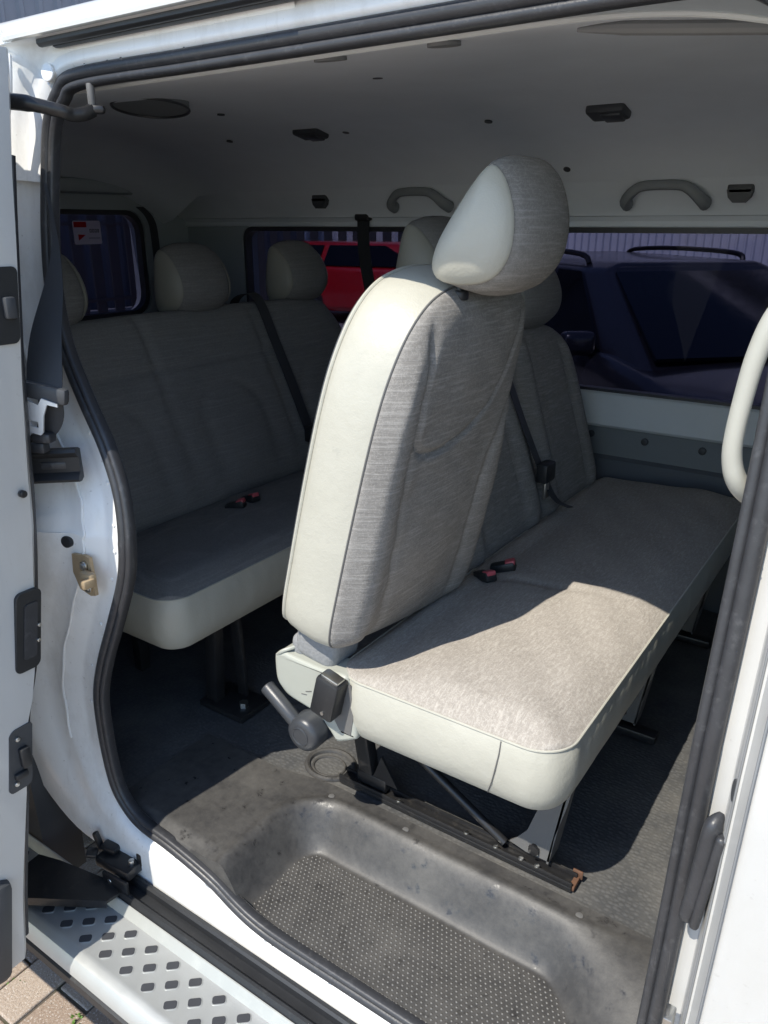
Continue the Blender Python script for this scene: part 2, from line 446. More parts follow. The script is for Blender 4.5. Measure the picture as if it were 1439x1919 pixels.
# door opening: the inner edge of the rubber seal, clockwise seen from outside, starting at the rear top corner
ring_xz = [(-.02, 1.828), (-.062, 1.812), (-.085, 1.775), (-.094, 1.70), (-.098, 1.617), (-.092, 1.54), (-.068, 1.46), (-.02, 1.385), (.036, 1.31), (.072, 1.24), (.086, 1.17),
           (.083, 1.12), (.066, 1.065), (.025, .98), (-.020, .89), (-.046, .82), (-.052, .763), (-.050, .69), (-.039, .621), (-.015, .585), (.02, .566), (.09, .558), (.16, .545),
           (.215, .530), (.265, .508), (.31, .495), (.37, .49), (.50, .49), (.65, .49), (.80, .49), (.88, .497), (.925, .53), (.942, .58), (.949, .66), (.953, .75), (.958, .95), (.962, 1.15), (.965, 1.35), (.966, 1.5),
           (.966, 1.62), (.960, 1.72), (.940, 1.785), (.895, 1.822), (.83, 1.828), (.6, 1.828), (.4, 1.828), (.2, 1.828)]
ring = catmull([(x, 0, z) for x, z in ring_xz], 6, True)
ring = [Vector((p.x, Yp(p.z), p.z)) for p in ring]
NRING = len(ring); CEN = Vector((.45, 0, 1.15))
ringN = []
for i in range(NRING):
    t = (ring[(i+1) % NRING] - ring[i-1]); n = Vector((t.z, 0, -t.x)).normalized()
    ringN.append(n)
if ringN[0].z < 0: ringN = [-n for n in ringN]
def ring_sweep(profile, i0=0, i1=None, closed=False):
    """profile: list of (outward offset from the opening edge, Y offset) ; swept along the ring"""
    idx = list(range(NRING)) if closed else [k % NRING for k in range(i0, i1 + 1)]
    vs, fs = [], []; m = len(profile)
    for i in idx:
        for a, b in profile: vs.append(ring[i] + ringN[i]*a + Vector((0, b, 0)))
    n = len(idx)
    for i in range(n if closed else n - 1):
        j = (i + 1) % n
        for k in range(m - 1): fs.append((i*m + k, j*m + k, j*m + k + 1, i*m + k + 1))
    return vs, fs
def rix(k): return k * 6        # ring index of control point k

# --- rubber seal with two lobes
def lobe(cx, cy, rx, ry, a0, a1, n=9):
    return [(cx + rx*math.cos(R(lerp(a0, a1, k/n))), cy + ry*math.sin(R(lerp(a0, a1, k/n)))) for k in range(n + 1)]
seal_prof = [(.028, .010), (.028, .0)] + lobe(.0195, -.001, .0085, .008, 10, -165) + [(.0108, .000)] + lobe(.0062, -.0005, .0058, .0055, -20, -180, 7) + [(.0002, .010), (.004, .014)]
seal = part('door_seal', ring_sweep(seal_prof, closed=True), 'rubber', sharp=50)

t_ = NT('water'); p_ = t_.bsdf((1, 1, 1), .02); p_.inputs['Transmission Weight'].default_value = 1.0; p_.inputs['IOR'].default_value = 1.33; M['water'] = t_.m
def drops():
    vs, fs = [], []; rnd = random.Random(3)
    spots = [(rnd.randrange(42*6, 47*6), .021, -.0085) for _ in range(70)] + [(rnd.randrange(33*6, 40*6), .021, -.0085) for _ in range(60)] + [(rnd.randrange(20*6, 29*6), .021, -.0085) for _ in range(50)]
    for i, a, b in spots:
        f = rnd.random(); c = lerp_v(ring[i], ring[(i+1) % NRING], f) + ringN[i]*(a + rnd.uniform(-.006, .006)) + V(0, b + .0016, 0); r = rnd.uniform(.0010, .0026); n = len(vs)
        st = rnd.uniform(.8, 1.5)
        for k in range(8):
            t = k*math.pi/4; vs.append(c + V(r*st*math.cos(t), 0, r*math.sin(t)))
        for k in range(8):
            t = k*math.pi/4; vs.append(c + V(r*.6*st*math.cos(t), -r*.5, r*.6*math.sin(t)))
        vs.append(c + V(0, -r*.62, 0))
        for k in range(8):
            fs.append((n+k, n+(k+1) % 8, n+8+(k+1) % 8, n+8+k)); fs.append((n+8+k, n+8+(k+1) % 8, n+16))
    return vs, fs
lerp_v = lambda a, b, t: a + (b - a)*t
wd_ = part('water_drops', drops(), 'water', seal, 80); wd_['kind'] = 'stuff'
# --- painted frame round the opening, one piece per side
rear_prof = [(.002, .012), (.024, .010), (.032, .005), (.062, .004), (.070, .001), (.092, -.016), (.104, -.019), (.125, -.020), (.142, -.030), (.165, -.052), (.20, -.060), (.30, -.062)]
sill_prof = [(.002, .012), (.024, .009), (.030, .002), (.036, -.010), (.048, -.016), (.058, -.017), (.07, -.018), (.085, -.0182), (.10, -.0185), (.115, -.0185), (.130, -.0185), (.145, -.0185)]
def blend_sweep(pa, pb, i0, i1, b0, b1):
    vs, fs = [], []; m = len(pa)
    for i in range(i0, i1 + 1):
        k = sm(b0, b1, i); q = ring[i]; nn = ringN[i]
        for (a, b), (c, d) in zip(pa, pb): vs.append(q + nn*lerp(a, c, k) + V(0, lerp(b, d, k), 0))
    for i in range(i1 - i0):
        for k in range(m - 1): fs.append((i*m + k, i*m + m + k, i*m + m + k + 1, i*m + k + 1))
    return vs, fs
rear_pillar = part('rear_pillar', blend_sweep(rear_prof, sill_prof, rix(1), rix(20), rix(16), rix(20)), 'jamb_white_shade', sharp=60)
sill = part('door_sill', blend_sweep(sill_prof, sill_prof, rix(20), rix(30) + 3, 0, 1), 'jamb_white_shade', sharp=60)
front_prof = [(.002, .012), (.024, .008), (.034, .004), (.044, -.001), (.047, -.012), (.0475, -.030), (.052, -.040), (.056, -.0415), (.058, -.048), (.064, -.056), (.066, -.066), (.07, -.0695), (.075, -.070), (.14, -.071)]
front_pillar = part('front_pillar', ring_sweep(front_prof, rix(30) - 2, rix(42)), 'white_paint', sharp=40)
head_prof = [(.002, .012), (.020, .006), (.027, .0), (.031, -.006), (.035, -.0075), (.040, -.006), (.046, -.0065), (.060, -.002)]
header = part('header_rail', ring_sweep(head_prof, rix(41), rix(48)), 'jamb_white_shade', sharp=50)

for off, yy, rr_ in ((.0665, -.0712, .0013), (.0525, -.0412, .0012)):
    part('shut_line_shade', tube([ring[i] + ringN[i]*off + V(0, yy, 0) for i in range(rix(31), rix(40))], rr_, 6), 'shut_shade_grey', front_pillar)  # grey beads stand in for the shading along the pillar lip and door gap
# --- black upper rail and roof edge above the header (lengthwise extrusions along X)
def xsweep(prof, x0, x1, n=2, fn=None):
    vs, fs = [], []; m = len(prof)
    for i in range(n):
        x = lerp(x0, x1, i/(n-1))
        for a, b in prof:
            vs.append(V(x, a, b))
    for i in range(n - 1):
        for k in range(m - 1): fs.append((i*m + k, i*m + m + k, i*m + m + k + 1, i*m + k + 1))
    return vs, fs
def xsolid(prof, x0, x1):
    m = len(prof); vs = [V(x0, a, b) for a, b in prof] + [V(x1, a, b) for a, b in prof]
    fs = [(k, (k+1) % m, (k+1) % m + m, k + m) for k in range(m)] + [tuple(range(m))[::-1], tuple(range(m, 2*m))]
    return vs, fs
part('roof_track', join(xsolid([(.094, 1.8930), (.085, 1.8835), (.080, 1.8805), (.073, 1.8795), (.068, 1.8810), (.0675, 1.8880), (.074, 1.8950), (.09, 1.9040)], -.045, 1.15),
                        xsolid([(.066, 1.8815), (.061, 1.8820), (.0575, 1.8855), (.0575, 1.8905), (.061, 1.8940), (.067, 1.8950), (.071, 1.8900), (.071, 1.8840)], -.068, 1.15)), 'black_plastic', sharp=40)
roof_prof = [(.085, 1.8930), (.070, 1.8975), (.063, 1.8995), (.0625, 1.9045), (.069, 1.9090), (.0715, 1.9125), (.071, 1.9170), (.076, 1.9240), (.092, 1.9330), (.125, 1.9440), (.20, 1.9590), (.32, 1.9750), (.8, 1.9940), (1.35, 1.9810), (1.52, 1.9590), (1.60, 1.9090), (1.62, 1.8690)]
def roof_geo():
    vs, fs = [], []; xs = [-1.56, -1.5, -1.2, -.6, -.07, .5, 1.2, 1.9, 2.15]; m = len(roof_prof)
    for x in xs:
        dz = -.07 * sm(1.7, 2.2, x) - .05 * sm(-1.45, -1.6, x)
        for a, b in roof_prof: vs.append(V(x, a, b + dz))
    for i in range(len(xs) - 1):
        for k in range(m - 1): fs.append((i*m + k, i*m + m + k, i*m + m + k + 1, i*m + k + 1))
    return vs, fs
part('roof', roof_geo(), 'white_paint', sharp=60)

# --- rear corner of the upper frame (the folded white sheet with a round boss)
cg = ring_sweep([(.026, .004), (.036, -.003), (.05, -.007), (.066, -.008), (.072, -.016), (.09, -.022), (.14, -.04)], -12, rix(3))
cg = ([V(p.x, p.y, min(p.z, 1.890 + .02*(p.z - 1.890))) if p.z > 1.890 else p for p in cg[0]], cg[1])
bcorner = part('corner_panel', cg, 'jamb_white_shade', sharp=60)
part('corner_fold', tube(catmull([(-.135, .052, 1.876), (-.128, .045, 1.855), (-.130, .040, 1.82), (-.138, .036, 1.79), (-.150, .03, 1.74)], 5), .006, 8), 'jamb_white_shade', bcorner)
def boss(c, r, nrm, h):
    c = Vector(c); nrm = Vector(nrm).normalized(); return cyl(c - nrm*h, c + nrm*h*.4, r, 24, min(.002, r*.3))
part('boss', boss((-.078, .0765, 1.852), .0125, (.15, -1, .1), .004), 'jamb_white_shade', bcorner)

bead = [ring[i] + ringN[i]*(.098 + .002*math.sin(i*.9)) + V(0, -.0195, 0) for i in range(rix(5), rix(17))]
part('sealant_bead', tube(bead, .0022, 6), 'jamb_white_shade', rear_pillar)
for k in range(9):
    i_ = rix(6) + 9 + k*7; p_ = ring[i_] + ringN[i_]*.048 + V(0, .0035, 0)
    part('weld_mark', cyl(p_ + V(0, .004, 0), p_ - V(0, .0012, 0), .0035, 12, .001), 'jamb_white_shade', rear_pillar)
# --- interior trim edge just inside the opening, headliner
HL = [(.13, 1.826), (.16, 1.840), (.22, 1.854), (.3, 1.868), (.4, 1.881), (.5, 1.890), (.65, 1.899), (.8, 1.903), (.95, 1.8975), (1.1, 1.885), (1.2, 1.864), (1.3, 1.835), (1.38, 1.797), (1.45, 1.748)]
def hz(y): return interp(HL, y)
def headliner():
    xs = [-1.46, -1.40, -1.34, -1.25] + [-1.1 + .1*k for k in range(31)]
    ys = [.16, .19, .22, .28, .36, .45, .55, .68, .8, .9, 1.0, 1.1, 1.2, 1.28, 1.35, 1.4, 1.45]
    vs, fs = [], []
    for x in xs:
        for y in ys:
            z = hz(y) - .11 * sm(-1.2, -1.46, x) - .05 * sm(1.55, 1.95, x) + .0025 * math.sin(x*5.1) * math.sin(y*7)
            vs.append(V(x, y, z))
    m = len(ys)
    for i in range(len(xs) - 1):
        for k in range(m - 1): fs.append((i*m + k, i*m + k + 1, i*m + m + k + 1, i*m + m + k))
    return vs, fs
hl = part('headliner', headliner(), 'headliner', sharp=60)
edge = catmull([(-.30, .150, 1.838), (-.05, .150, 1.8385), (.3, .150, 1.8385), (.62, .150, 1.8385), (.72, .152, 1.838), (.80, .158, 1.834), (.87, .168, 1.825), (.95, .18, 1.805), (1.02, .19, 1.775)], 6)
part('edge_trim', tube(edge, .0038, 8), 'trim_light', hl)
part('edge_panel', ([p + V(0, -.001, .001) for p in edge] + [V(p.x, .098, max(1.8, p.z + .012)) for p in edge], [(i, i+1, len(edge)+i+1, len(edge)+i) for i in range(len(edge)-1)]), 'trim_grey', hl)
# recessed grip moulding in the headliner's front corner
gm = catmull([(.70, .20, 1.838), (.74, .205, 1.836), (.80, .215, 1.831), (.88, .225, 1.824), (.98, .235, 1.815)], 5)
part('grip_moulding', tube(gm, [.002 + .005*min(1, k/6) for k in range(len(gm))], 10, sx=1.3), 'grip_grey', hl)
def disc(c, rx, ry, mat, name, th=.004):
    x, y = c; z = hz(y); dz = (hz(y + .03) - hz(y - .03)) / .06
    return part(name, plate(ellipse(rx, ry), [], (x, y, z - th), (1, 0, 0), (0, -1, -dz), th), mat, hl)
def grille(x, y, r, sx_, sy_):
    z = hz(y)
    g = part('speaker_grille', plate(ellipse(r, r, 36), [], (x, y, z - .008), (1, 0, sx_), (0, -1, sy_), .03), 'trim_mid', hl)
    part('grille_rim', tube([V(x, y, z - .010) + V(1, 0, sx_).normalized()*r*math.cos(a) - V(0, 1, -sy_).normalized()*r*math.sin(a) for a in [2*math.pi*k/36 for k in range(36)]], .003, 8, True), 'lever_plastic', hl)
grille(-.462, .594, .085, .05, .10)
for (x, y) in ((.142, .622), (.103, 1.148), (-.327, 1.144), (-.766, 1.144), (.208, 1.406), (-.5, .85)):
    disc((x, y), .0095, .0095, 'dark_plastic', 'trim_plug', .003)
for (x, y) in ((.290, .290), (.465, .315)):
    disc((x, y), .020, .030, 'grip_grey', 'hook_cover', .005)
for (x, y) in ((-.432, 1.122), (.404, 1.138)):
    z = hz(y); sl = math.degrees(math.atan((hz(y+.03) - hz(y-.03))/.06))
    lamp = part('ceiling_lamp', bevbox((x, y, z - .004), (.088, .062, .022), .008, eul(sl)), 'dark_plastic', hl)
    mk('lens', bevbox((x + .012, y, z - .0135), (.046, .046, .014), .005, eul(sl)), 'lever_plastic', lamp)

# --- cant rail, far wall, windows
def wallY(name, y, x0, x1, z0, z1, holes, th, mat, parent=None, sharp=32):
    out = [(x0, z0), (x1, z0), (x1, z1), (x0, z1)]
    return part(name, plate(out, holes, (0, y, 0), (1, 0, 0), (0, 0, 1), th), mat, parent, sharp)
W1 = rrect(1.20, .465, .045, 6, (.63, 1.395)); W2 = rrect(.90, .465, .045, 6, (-.695, 1.395)); W3 = rrect(.7, .43, .06, 6, (1.75, 1.38))
fw = wallY('far_wall', 1.575, -1.56, 2.2, .30, 1.92, [W1, W2, W3], .07, 'trim_grey')
cant = part('cant_rail', xsweep([(1.448, 1.7505), (1.462, 1.738), (1.505, 1.70), (1.53, 1.672), (1.536, 1.662), (1.551, 1.660), (1.562, 1.648), (1.566, 1.634), (1.576, 1.630)], -1.46, 2.1), 'headliner', sharp=24)
for nm, Wd, cx, gl in (('side_window', W1, .63, 'tinted_glass'), ('quarter_window', W2, -.695, 'rear_glass'), ('cab_window', W3, 1.75, 'tinted_glass')):
    gp = part(nm, plate(Wd, [], (0, 1.612, 0), (1, 0, 0), (0, 0, 1), .003), gl, fw)
    mx = sum(p[0] for p in Wd)/len(Wd); mz = sum(p[1] for p in Wd)/len(Wd)
    sc = lambda s: [(mx + (p[0]-mx)*(1 + s/.5), mz + (p[1]-mz)*(1 + s/.23)) for p in Wd]
    part('window_gasket', plate(sc(.004), [sc(-.011)], (0, 1.572, 0), (1, 0, 0), (0, 0, 1), .03), 'rubber', fw)
    part('window_surround', plate(sc(.05), [sc(.006)], (0, 1.567, 0), (1, 0, 0), (0, 0, 1), .01), 'trim_grey', fw)
part('window_ledge', xsweep([(1.574, 1.166), (1.563, 1.160), (1.556, 1.145), (1.548, 1.12), (1.538, 1.09), (1.532, 1.074), (1.538, 1.066), (1.575, 1.064)], -.2, 2.0), 'trim_light', fw, 24)
lp = part('lower_panel', plate([(-1.45, .56), (2.0, .56), (2.0, 1.062), (-1.45, 1.062)], [], (0, 1.560, 0), (1, 0, 0), (0, 0, 1), .013), 'trim_mid', fw)
part('lower_trim', xsweep([(1.559, .975), (1.545, .966), (1.53, .90), (1.525, .56)], -.2, 2.0), 'trim_dark', fw, 24)
for (x, z) in ((.29, 1.035), (.455, 1.033), (.62, 1.031)):
    part('panel_plug', cyl((x, 1.562, z), (x, 1.552, z), .011, 18, .003), 'dark_plastic', fw)
def grab(x, y, z, wd=.20, name='grab_handle'):
    pts = catmull([(x - wd/2, y + .012, z - .045), (x - wd/2 + .004, y - .018, z - .036), (x - wd/2 + .03, y - .034, z - .012), (x - .04, y - .036, z - .002), (x + .04, y - .036, z - .002), (x + wd/2 - .03, y - .034, z - .012), (x + wd/2 - .004, y - .018, z - .036), (x + wd/2, y + .012, z - .045)], 6)
    r = [.018 - .005*math.sin(math.pi*k/(len(pts)-1)) for k in range(len(pts))]
    return part(name, tube(pts, r, 12, sx=.9), 'handle_grey')
grab(.45, 1.485, 1.735); grab(-.30, 1.485, 1.735)
for x in (.635, -.69):
    part('coat_hook', join(bevbox((x, 1.478, 1.722), (.062, .02, .028), .006), plate([(-.031, 0), (-.026, -.018), (-.014, -.03), (.014, -.03), (.026, -.018), (.031, 0)], [], (x, 1.468, 1.72), (1, 0, 0), (0, 0, 1), .02)), 'dark_plastic')

# --- rear doors (tail) with windows
RW1 = rrect(.56, .37, .07, 6, (1.065, 1.50)); RW2 = rrect(.52, .37, .07, 6, (.42, 1.50))
rd = part('rear_wall', plate([(.0, .3), (1.62, .3), (1.62, 1.93), (.1, 1.93)], [RW1, RW2], (-1.455, 0, 0), (0, 1, 0), (0, 0, 1), .07), 'trim_grey')
for Wd in (RW1, RW2):
    part('rear_window', plate(Wd, [], (-1.49, 0, 0), (0, 1, 0), (0, 0, 1), .003), 'rear_glass', rd)
    mx = sum(p[0] for p in Wd)/len(Wd); mz = 1.50
    sc = lambda s: [(mx + (p[0]-mx)*(1 + s/.26), mz + (p[1]-mz)*(1 + s/.18)) for p in Wd]
    part('window_gasket', plate(sc(.004), [sc(-.012)], (-1.452, 0, 0), (0, 1, 0), (0, 0, 1), .03), 'rubber', rd)
    part('window_surround', plate(sc(.055), [sc(.006)], (-1.446, 0, 0), (0, 1, 0), (0, 0, 1), .010), 'trim_grey', rd)
part('rear_header', xsweep([(0, 0)]*2, 0, 1) if False else bevbox((-1.425, .82, 1.765), (.06, 1.4, .05), .02), 'trim_grey', rd)
st = part('window_sticker', plate(rrect(.115, .08, .006, 3, (1.125, 1.612)), [], (-1.485, 0, 0), (0, 1, 0), (0, 0, 1), .0012), 'sticker_film', rd)
mk('print', join(plate([(1.071, 1.630), (1.122, 1.630), (1.122, 1.648), (1.071, 1.648)], [], (-1.4835, 0, 0), (0, 1, 0), (0, 0, 1), .0008),
                 plate([(1.085, 1.585), (1.115, 1.604), (1.085, 1.606)], [], (-1.4835, 0, 0), (0, 1, 0), (0, 0, 1), .0008)), 'sticker_redfilm', st)
# printed letters on the sticker
lt = []
for k, (a, b) in enumerate(((1.134, .008), (1.145, .008), (1.156, .008), (1.167, .006))):
    lt.append(plate([(a, 1.612), (a + b, 1.612), (a + b, 1.624), (a, 1.624)], [[(a+.002, 1.6145), (a+b-.002, 1.6145), (a+b-.002, 1.6215), (a+.002, 1.6215)]], (-1.4835, 0, 0), (0, 1, 0), (0, 0, 1), .0008))
lt.append(plate([(1.128, 1.592), (1.176, 1.592), (1.176, 1.594), (1.128, 1.594)], [], (-1.4835, 0, 0), (0, 1, 0), (0, 0, 1), .0008))
mk('lettering', join(*lt), 'sticker_ink', st)

# --- near side inner/outer panels either side of the opening
rq = part('rear_quarter', plate([(-1.56, .32), (-1.30, .32), (-1.22, .55), (-1.05, .70), (-.85, .75), (-.62, .74), (-.45, .80), (-.36, .95), (-.25, 1.1), (-.25, 1.2), (-1.56, 1.2)], [], (0, -.063, 0), (1, 0, 0), (0, 0, 1), .02), 'white_paint')
part('rear_quarter_upper', plate([(-1.56, 1.201), (-.25, 1.201), (-.30, 1.42), (-.30, 1.86), (-1.56, 1.86)], [], (0, -.217, 0), (1, 0, 0), (0, .13, 1), .02), 'white_paint', rq)
part('rear_inner_trim', plate([(-1.46, .56), (-.25, .56), (-.25, .8), (-.18, 1.0), (-.12, 1.15), (-.25, 1.4), (-.30, 1.6), (-.28, 1.86), (-1.46, 1.86)], [], (0, .03, 0), (1, 0, 0), (0, .05, 1), .02), 'trim_grey')
fd = part('front_door', plate([(1.098, .34), (2.1, .34), (2.1, 1.15), (1.104, 1.15)], [], (0, -.0715, 0), (1, 0, 0), (0, 0, 1), .05), 'white_paint')
part('front_door_upper', plate([(1.104, 1.151), (2.1, 1.151), (2.0, 1.84), (1.104, 1.84)], [rrect(.74, .48, .06, 5, (1.60, 1.47))], (0, -.0715, 0), (1, 0, 0), (0, .1, 1), .04), 'white_paint', fd)
part('front_door_glass', plate(rrect(.73, .47, .06, 5, (1.60, 1.47)), [], (0, -.05, 0), (1, 0, 0), (0, .1, 1), .004), 'screen_glass', fd)
part('door_handle', bevbox((1.25, -.082, 1.02), (.16, .03, .045), .012), 'black_plastic', fd)
part('pillar_inner_trim', plate([(.985, .56), (1.12, .56), (1.12, 1.83), (.985, 1.83)], [], (0, .075, 0), (1, 0, 0), (0, .08, 1), .045), 'trim_light')
# front of the cab
nose = part('cab_front', join(plate([(-.06, .35), (1.66, .35), (1.66, 1.12), (-.06, 1.12)], [], (2.62, 0, 0), (0, 1, 0), (0, 0, 1), .05)), 'white_paint')
part('windscreen', ([V(2.60, 0.02, 1.12), V(2.60, 1.6, 1.12), V(2.12, 1.5, 1.86), V(2.12, .12, 1.86)], [(0, 1, 2, 3)]), 'screen_glass', nose)
for yy, sl in ((-.03, .04), (1.64, -.04)):
    part('cab_side', plate([(2.1, .35), (2.62, .35), (2.62, 1.12), (2.14, 1.84), (2.1, 1.84)], [], (0, yy, 0), (1, 0, 0), (0, sl, 1), .03), 'white_paint', nose)
part('dashboard', bevbox((2.3, .8, 1.05), (.5, 1.45, .22), .06), 'dark_plastic', nose)
for (x, y) in ((-.85, .02), (2.15, .02), (-.85, 1.58), (2.15, 1.58)):
    wh = part('wheel', tube([(x, y - .09, .32), (x, y - .1, .32), (x, y - .06, .32), (x, y + .09, .32), (x, y + .1, .32)], [.2, .28, .32, .32, .26], 36), 'tyre')
    mk('rim', tube([(x, y - .105, .32), (x, y - .09, .32), (x, y - .06, .32)], [.05, .18, .2], 28), 'steel', wh)
part('underbody', bevbox((.5, .83, .36), (4.0, 1.4, .10), .02), 'black_metal')

# --- floor
def floor_geo():
    return join(plate([(-1.46, .05), (-.10, .05), (-.10, .02), (.1, .02), (.1, .262), (1.02, .262), (1.02, .06), (2.4, .06), (2.4, 1.56), (-1.46, 1.56)], [], (0, 0, FLOOR), (1, 0, 0), (0, 1, 0), .03))
fl = part('cabin_floor', floor_geo(), 'floor_rubber')
# moulded step mat
def sdrr(x, y, x0, x1, y0, y1, r):
    cx, cy = (x0 + x1)/2, (y0 + y1)/2; qx = abs(x - cx) - (x1 - x0)/2 + r; qy = abs(y - cy) - (y1 - y0)/2 + r
    return math.hypot(max(qx, 0), max(qy, 0)) + min(max(qx, qy), 0) - r
TREAD = .488
def matz(x, y):
    # the tread: walls behind it and towards the rear, an open gentle ramp towards the front
    yb = lerp(.190, .02, sm(.76, .95, x)); wy = lerp(.058, .235, sm(.76, .95, x))
    dx = .275 - x; dy = y - yb
    d = max(dx, dy)
    if x < .321 and y > .144: d = math.hypot(.321 - x, y - .144) - .046
    wid = wy if x > .5 else .058
    k = 1 - sm(-.006, wid, d)
    ridge = .0030 * math.exp(-((d - wid - .004)/.008)**2) * sm(.93, .8, x)
    groove = -.0012 * math.exp(-((d + .004)/.004)**2) * sm(.85, .75, x)
    z = lerp(FLOOR + .006, TREAD, k) + ridge + groove + .0010*math.sin(x*21)*math.sin(y*33)
    z -= .012 * sm(.035, .0, y) * sm(.30, .1, x)
    return z
nx, ny = 208, 58
vs = []; fs = []
for i in range(nx + 1):
    for j in range(ny + 1):
        x = lerp(-.075, .965, i/nx)
        ymax = .285 if x > .28 else lerp(.26, .285, sm(.1, .28, x))
        y = lerp(.006, ymax, j/ny)
        vs.append(V(x, y, matz(x, y)))
for i in range(nx):
    for j in range(ny):
        a = i*(ny+1) + j; fs.append((a, a+ny+1, a+ny+2, a+1))
n1 = len(vs)
for i in range(nx + 1): vs.append(vs[i*(ny+1)] + V(0, -.002, -.075))
for i in range(nx): fs.append((i*(ny+1), n1+i, n1+i+1, (i+1)*(ny+1)))
n0 = len(vs)
for i in range(nx + 1): vs.append(vs[i*(ny+1) + ny] - V(0, 0, .012))
for i in range(nx): fs.append((i*(ny+1)+ny, (i+1)*(ny+1)+ny, n0+i+1, n0+i))
smat = part('step_mat', (vs, fs), 'step_mat', sharp=70)
studs = ([], [])
px_ = .0091
for i in range(75):
    for j in range(24):
        x = .27 + px_*i + (px_/2 if j % 2 else 0); y = .012 + px_*.87*j
        if y > lerp(.183, .06, sm(.76, .93, x)) or x > .90 or x < .279 or (x < .321 and y > .144 and math.hypot(.321 - x, y - .144) > .042): continue
        z = matz(x, y); n = len(studs[0]); r0 = .0027
        for (r, h) in ((r0, -.0006), (r0*.62, .0014)):
            for k in range(6):
                a = k*math.pi/3; studs[0].append(V(x + r*math.cos(a), y + r*math.sin(a), z + h))
        for k in range(6): studs[1].append((n+k, n+(k+1) % 6, n+6+(k+1) % 6, n+6+k))
        studs[1].append(tuple(n+6+k for k in range(6)))
stt = part('tread_studs', studs, 'stud_glint_rubber', smat, 75); stt['kind'] = 'stuff'
for (x, y) in ((.452, .262), (.795, .262), (.28, .255)):
    part('mat_screw', cyl((x, y, FLOOR + .004), (x, y, FLOOR + .0078), .0068, 16, .0015), 'leg_paint', smat)
# cup moulding in the floor beside the seat foot
part('floor_cup', join(tube([V(.215 + .052*math.cos(a), .335 + .045*math.sin(a), FLOOR + .001) for a in [2*math.pi*k/40 for k in range(40)]], .0065, 8, True),
                       tube([V(.215 + .036*math.cos(a), .33 + .030*math.sin(a), FLOOR + .0005) for a in [2*math.pi*k/40 for k in range(40)]], .003, 8, True)), 'step_mat', fl)

# --- lower track, running board
part('lower_track', join(xsolid([(-.0195, .434), (-.0225, .440), (-.029, .441), (-.033, .437), (-.034, .424), (-.052, .423), (-.054, .430), (-.058, .4335), (-.063, .4325), (-.066, .427), (-.0695, .422), (-.070, .402), (-.0195, .402)], -.03, 1.12),
                         bevbox((.60, -.026, .4425), (.07, .014, .010), .004)), 'black_plastic', sharp=25)
rbd = part('running_board', xsolid([(-.070, .424), (-.073, .4205), (-.083, .406), (-.090, .4045), (-.163, .4045), (-.170, .407), (-.178, .407), (-.190, .402), (-.199, .390), (-.202, .376), (-.199, .371), (-.163, .371), (-.120, .395), (-.076, .395), (-.0715, .40)], -1.05, 1.7), 'alu', sharp=25)
part('board_edge', xsolid([(-.197, .3705), (-.204, .366), (-.205, .350), (-.196, .344), (-.10, .344), (-.10, .36), (-.165, .3705)], -1.04, 1.69), 'black_plastic', rbd)
part('board_ramp', xsolid([(-.0705, .425), (-.0735, .4225), (-.084, .4082), (-.0725, .4245)], -1.05, 1.7), 'alu_ramp', rbd)
for i in range(-6, 22):
    for j in range(3):
        x = -.095 + .0575*i + .0305*j; y = -.1535 + .0265*j
        rot = lambda P_: [(x + a*math.cos(R(41)) - b*math.sin(R(41)), y + a*math.sin(R(41)) + b*math.cos(R(41))) for a, b in P_]
        part('grip_pad', plate(rot(rrect(.022, .0145, .0042, 3)), [], (0, 0, .4062), (1, 0, 0), (0, 1, 0), .004), 'pad_rubber', rbd)
        if -3 < i < 14:
            part('pad_rim', plate(rot(rrect(.0255, .018, .0055, 3)), [rot(rrect(.0222, .0147, .0042, 3))], (0, 0, .4054), (1, 0, 0), (0, 1, 0), .002), 'alu', rbd)

# --- sliding door, slid back
DY = [(.42, -.25), (.46, -.243), (.55, -.23), (.62, -.217), (.76, -.19), (.87, -.173), (.92, -.153), (.975, -.138), (1.055, -.121), (1.10, -.116), (1.205, -.10), (1.3, -.092), (1.434, -.08), (1.55, -.066), (1.7, -.047), (1.83, -.027), (1.87, -.024)]
def door_geo():
    zs = [.44 + .02*k for k in range(72)]
    vs, fs = [], []
    for z in zs:
        yi = interp(DY, z); th = .060 * sm(1.95, 1.2, z) + .090
        if z < .52: th *= 1
        xf_ = .0 + .004*math.sin(z*9)
        prof = [(-1.06, yi - .004), (-.05, yi - .004), (-.012, yi), (xf_, yi - .008), (xf_ + .001, yi - .04), (xf_ - .004, yi - th + .012), (xf_ - .02, yi - th), (-1.06, yi - th)]
        vs += [V(a, b, z) for a, b in prof]
    m = 8
    for i in range(len(zs) - 1):
        for k in range(m): fs.append((i*m + k, i*m + (k+1) % m, i*m + m + (k+1) % m, i*m + m + k))
    fs.append(tuple(range(m))[::-1]); fs.append(tuple((len(zs)-1)*m + k for k in range(m)))
    return vs, fs
sdoor = part('sliding_door', door_geo(), 'white_paint', sharp=28)
def on_edge(name, pts, mat, x=.004, th=.008, holes=()):
    return part(name, plate(pts, list(holes), (x, 0, 0), (0, 1, 0), (0, 0, 1), th), mat, sdoor)
def slant(zc0, zc1, w0, r, dy0=0):
    """rounded plate on the door's front edge following its slant"""
    pts = rrect(w0, zc1 - zc0, r, 4); out = []
    for a, b in pts:
        z = (zc0 + zc1)/2 + b; out.append((interp(DY, z) - dy0 + a, z))
    return out
la = on_edge('latch_plate', slant(.975, 1.105, .042, .010, .022), 'black_plastic', .0065)
mk('latch_socket', plate(slant(.995, 1.085, .022, .005, .020), [], (.0085, 0, 0), (0, 1, 0), (0, 0, 1), .006), 'rubber', la)
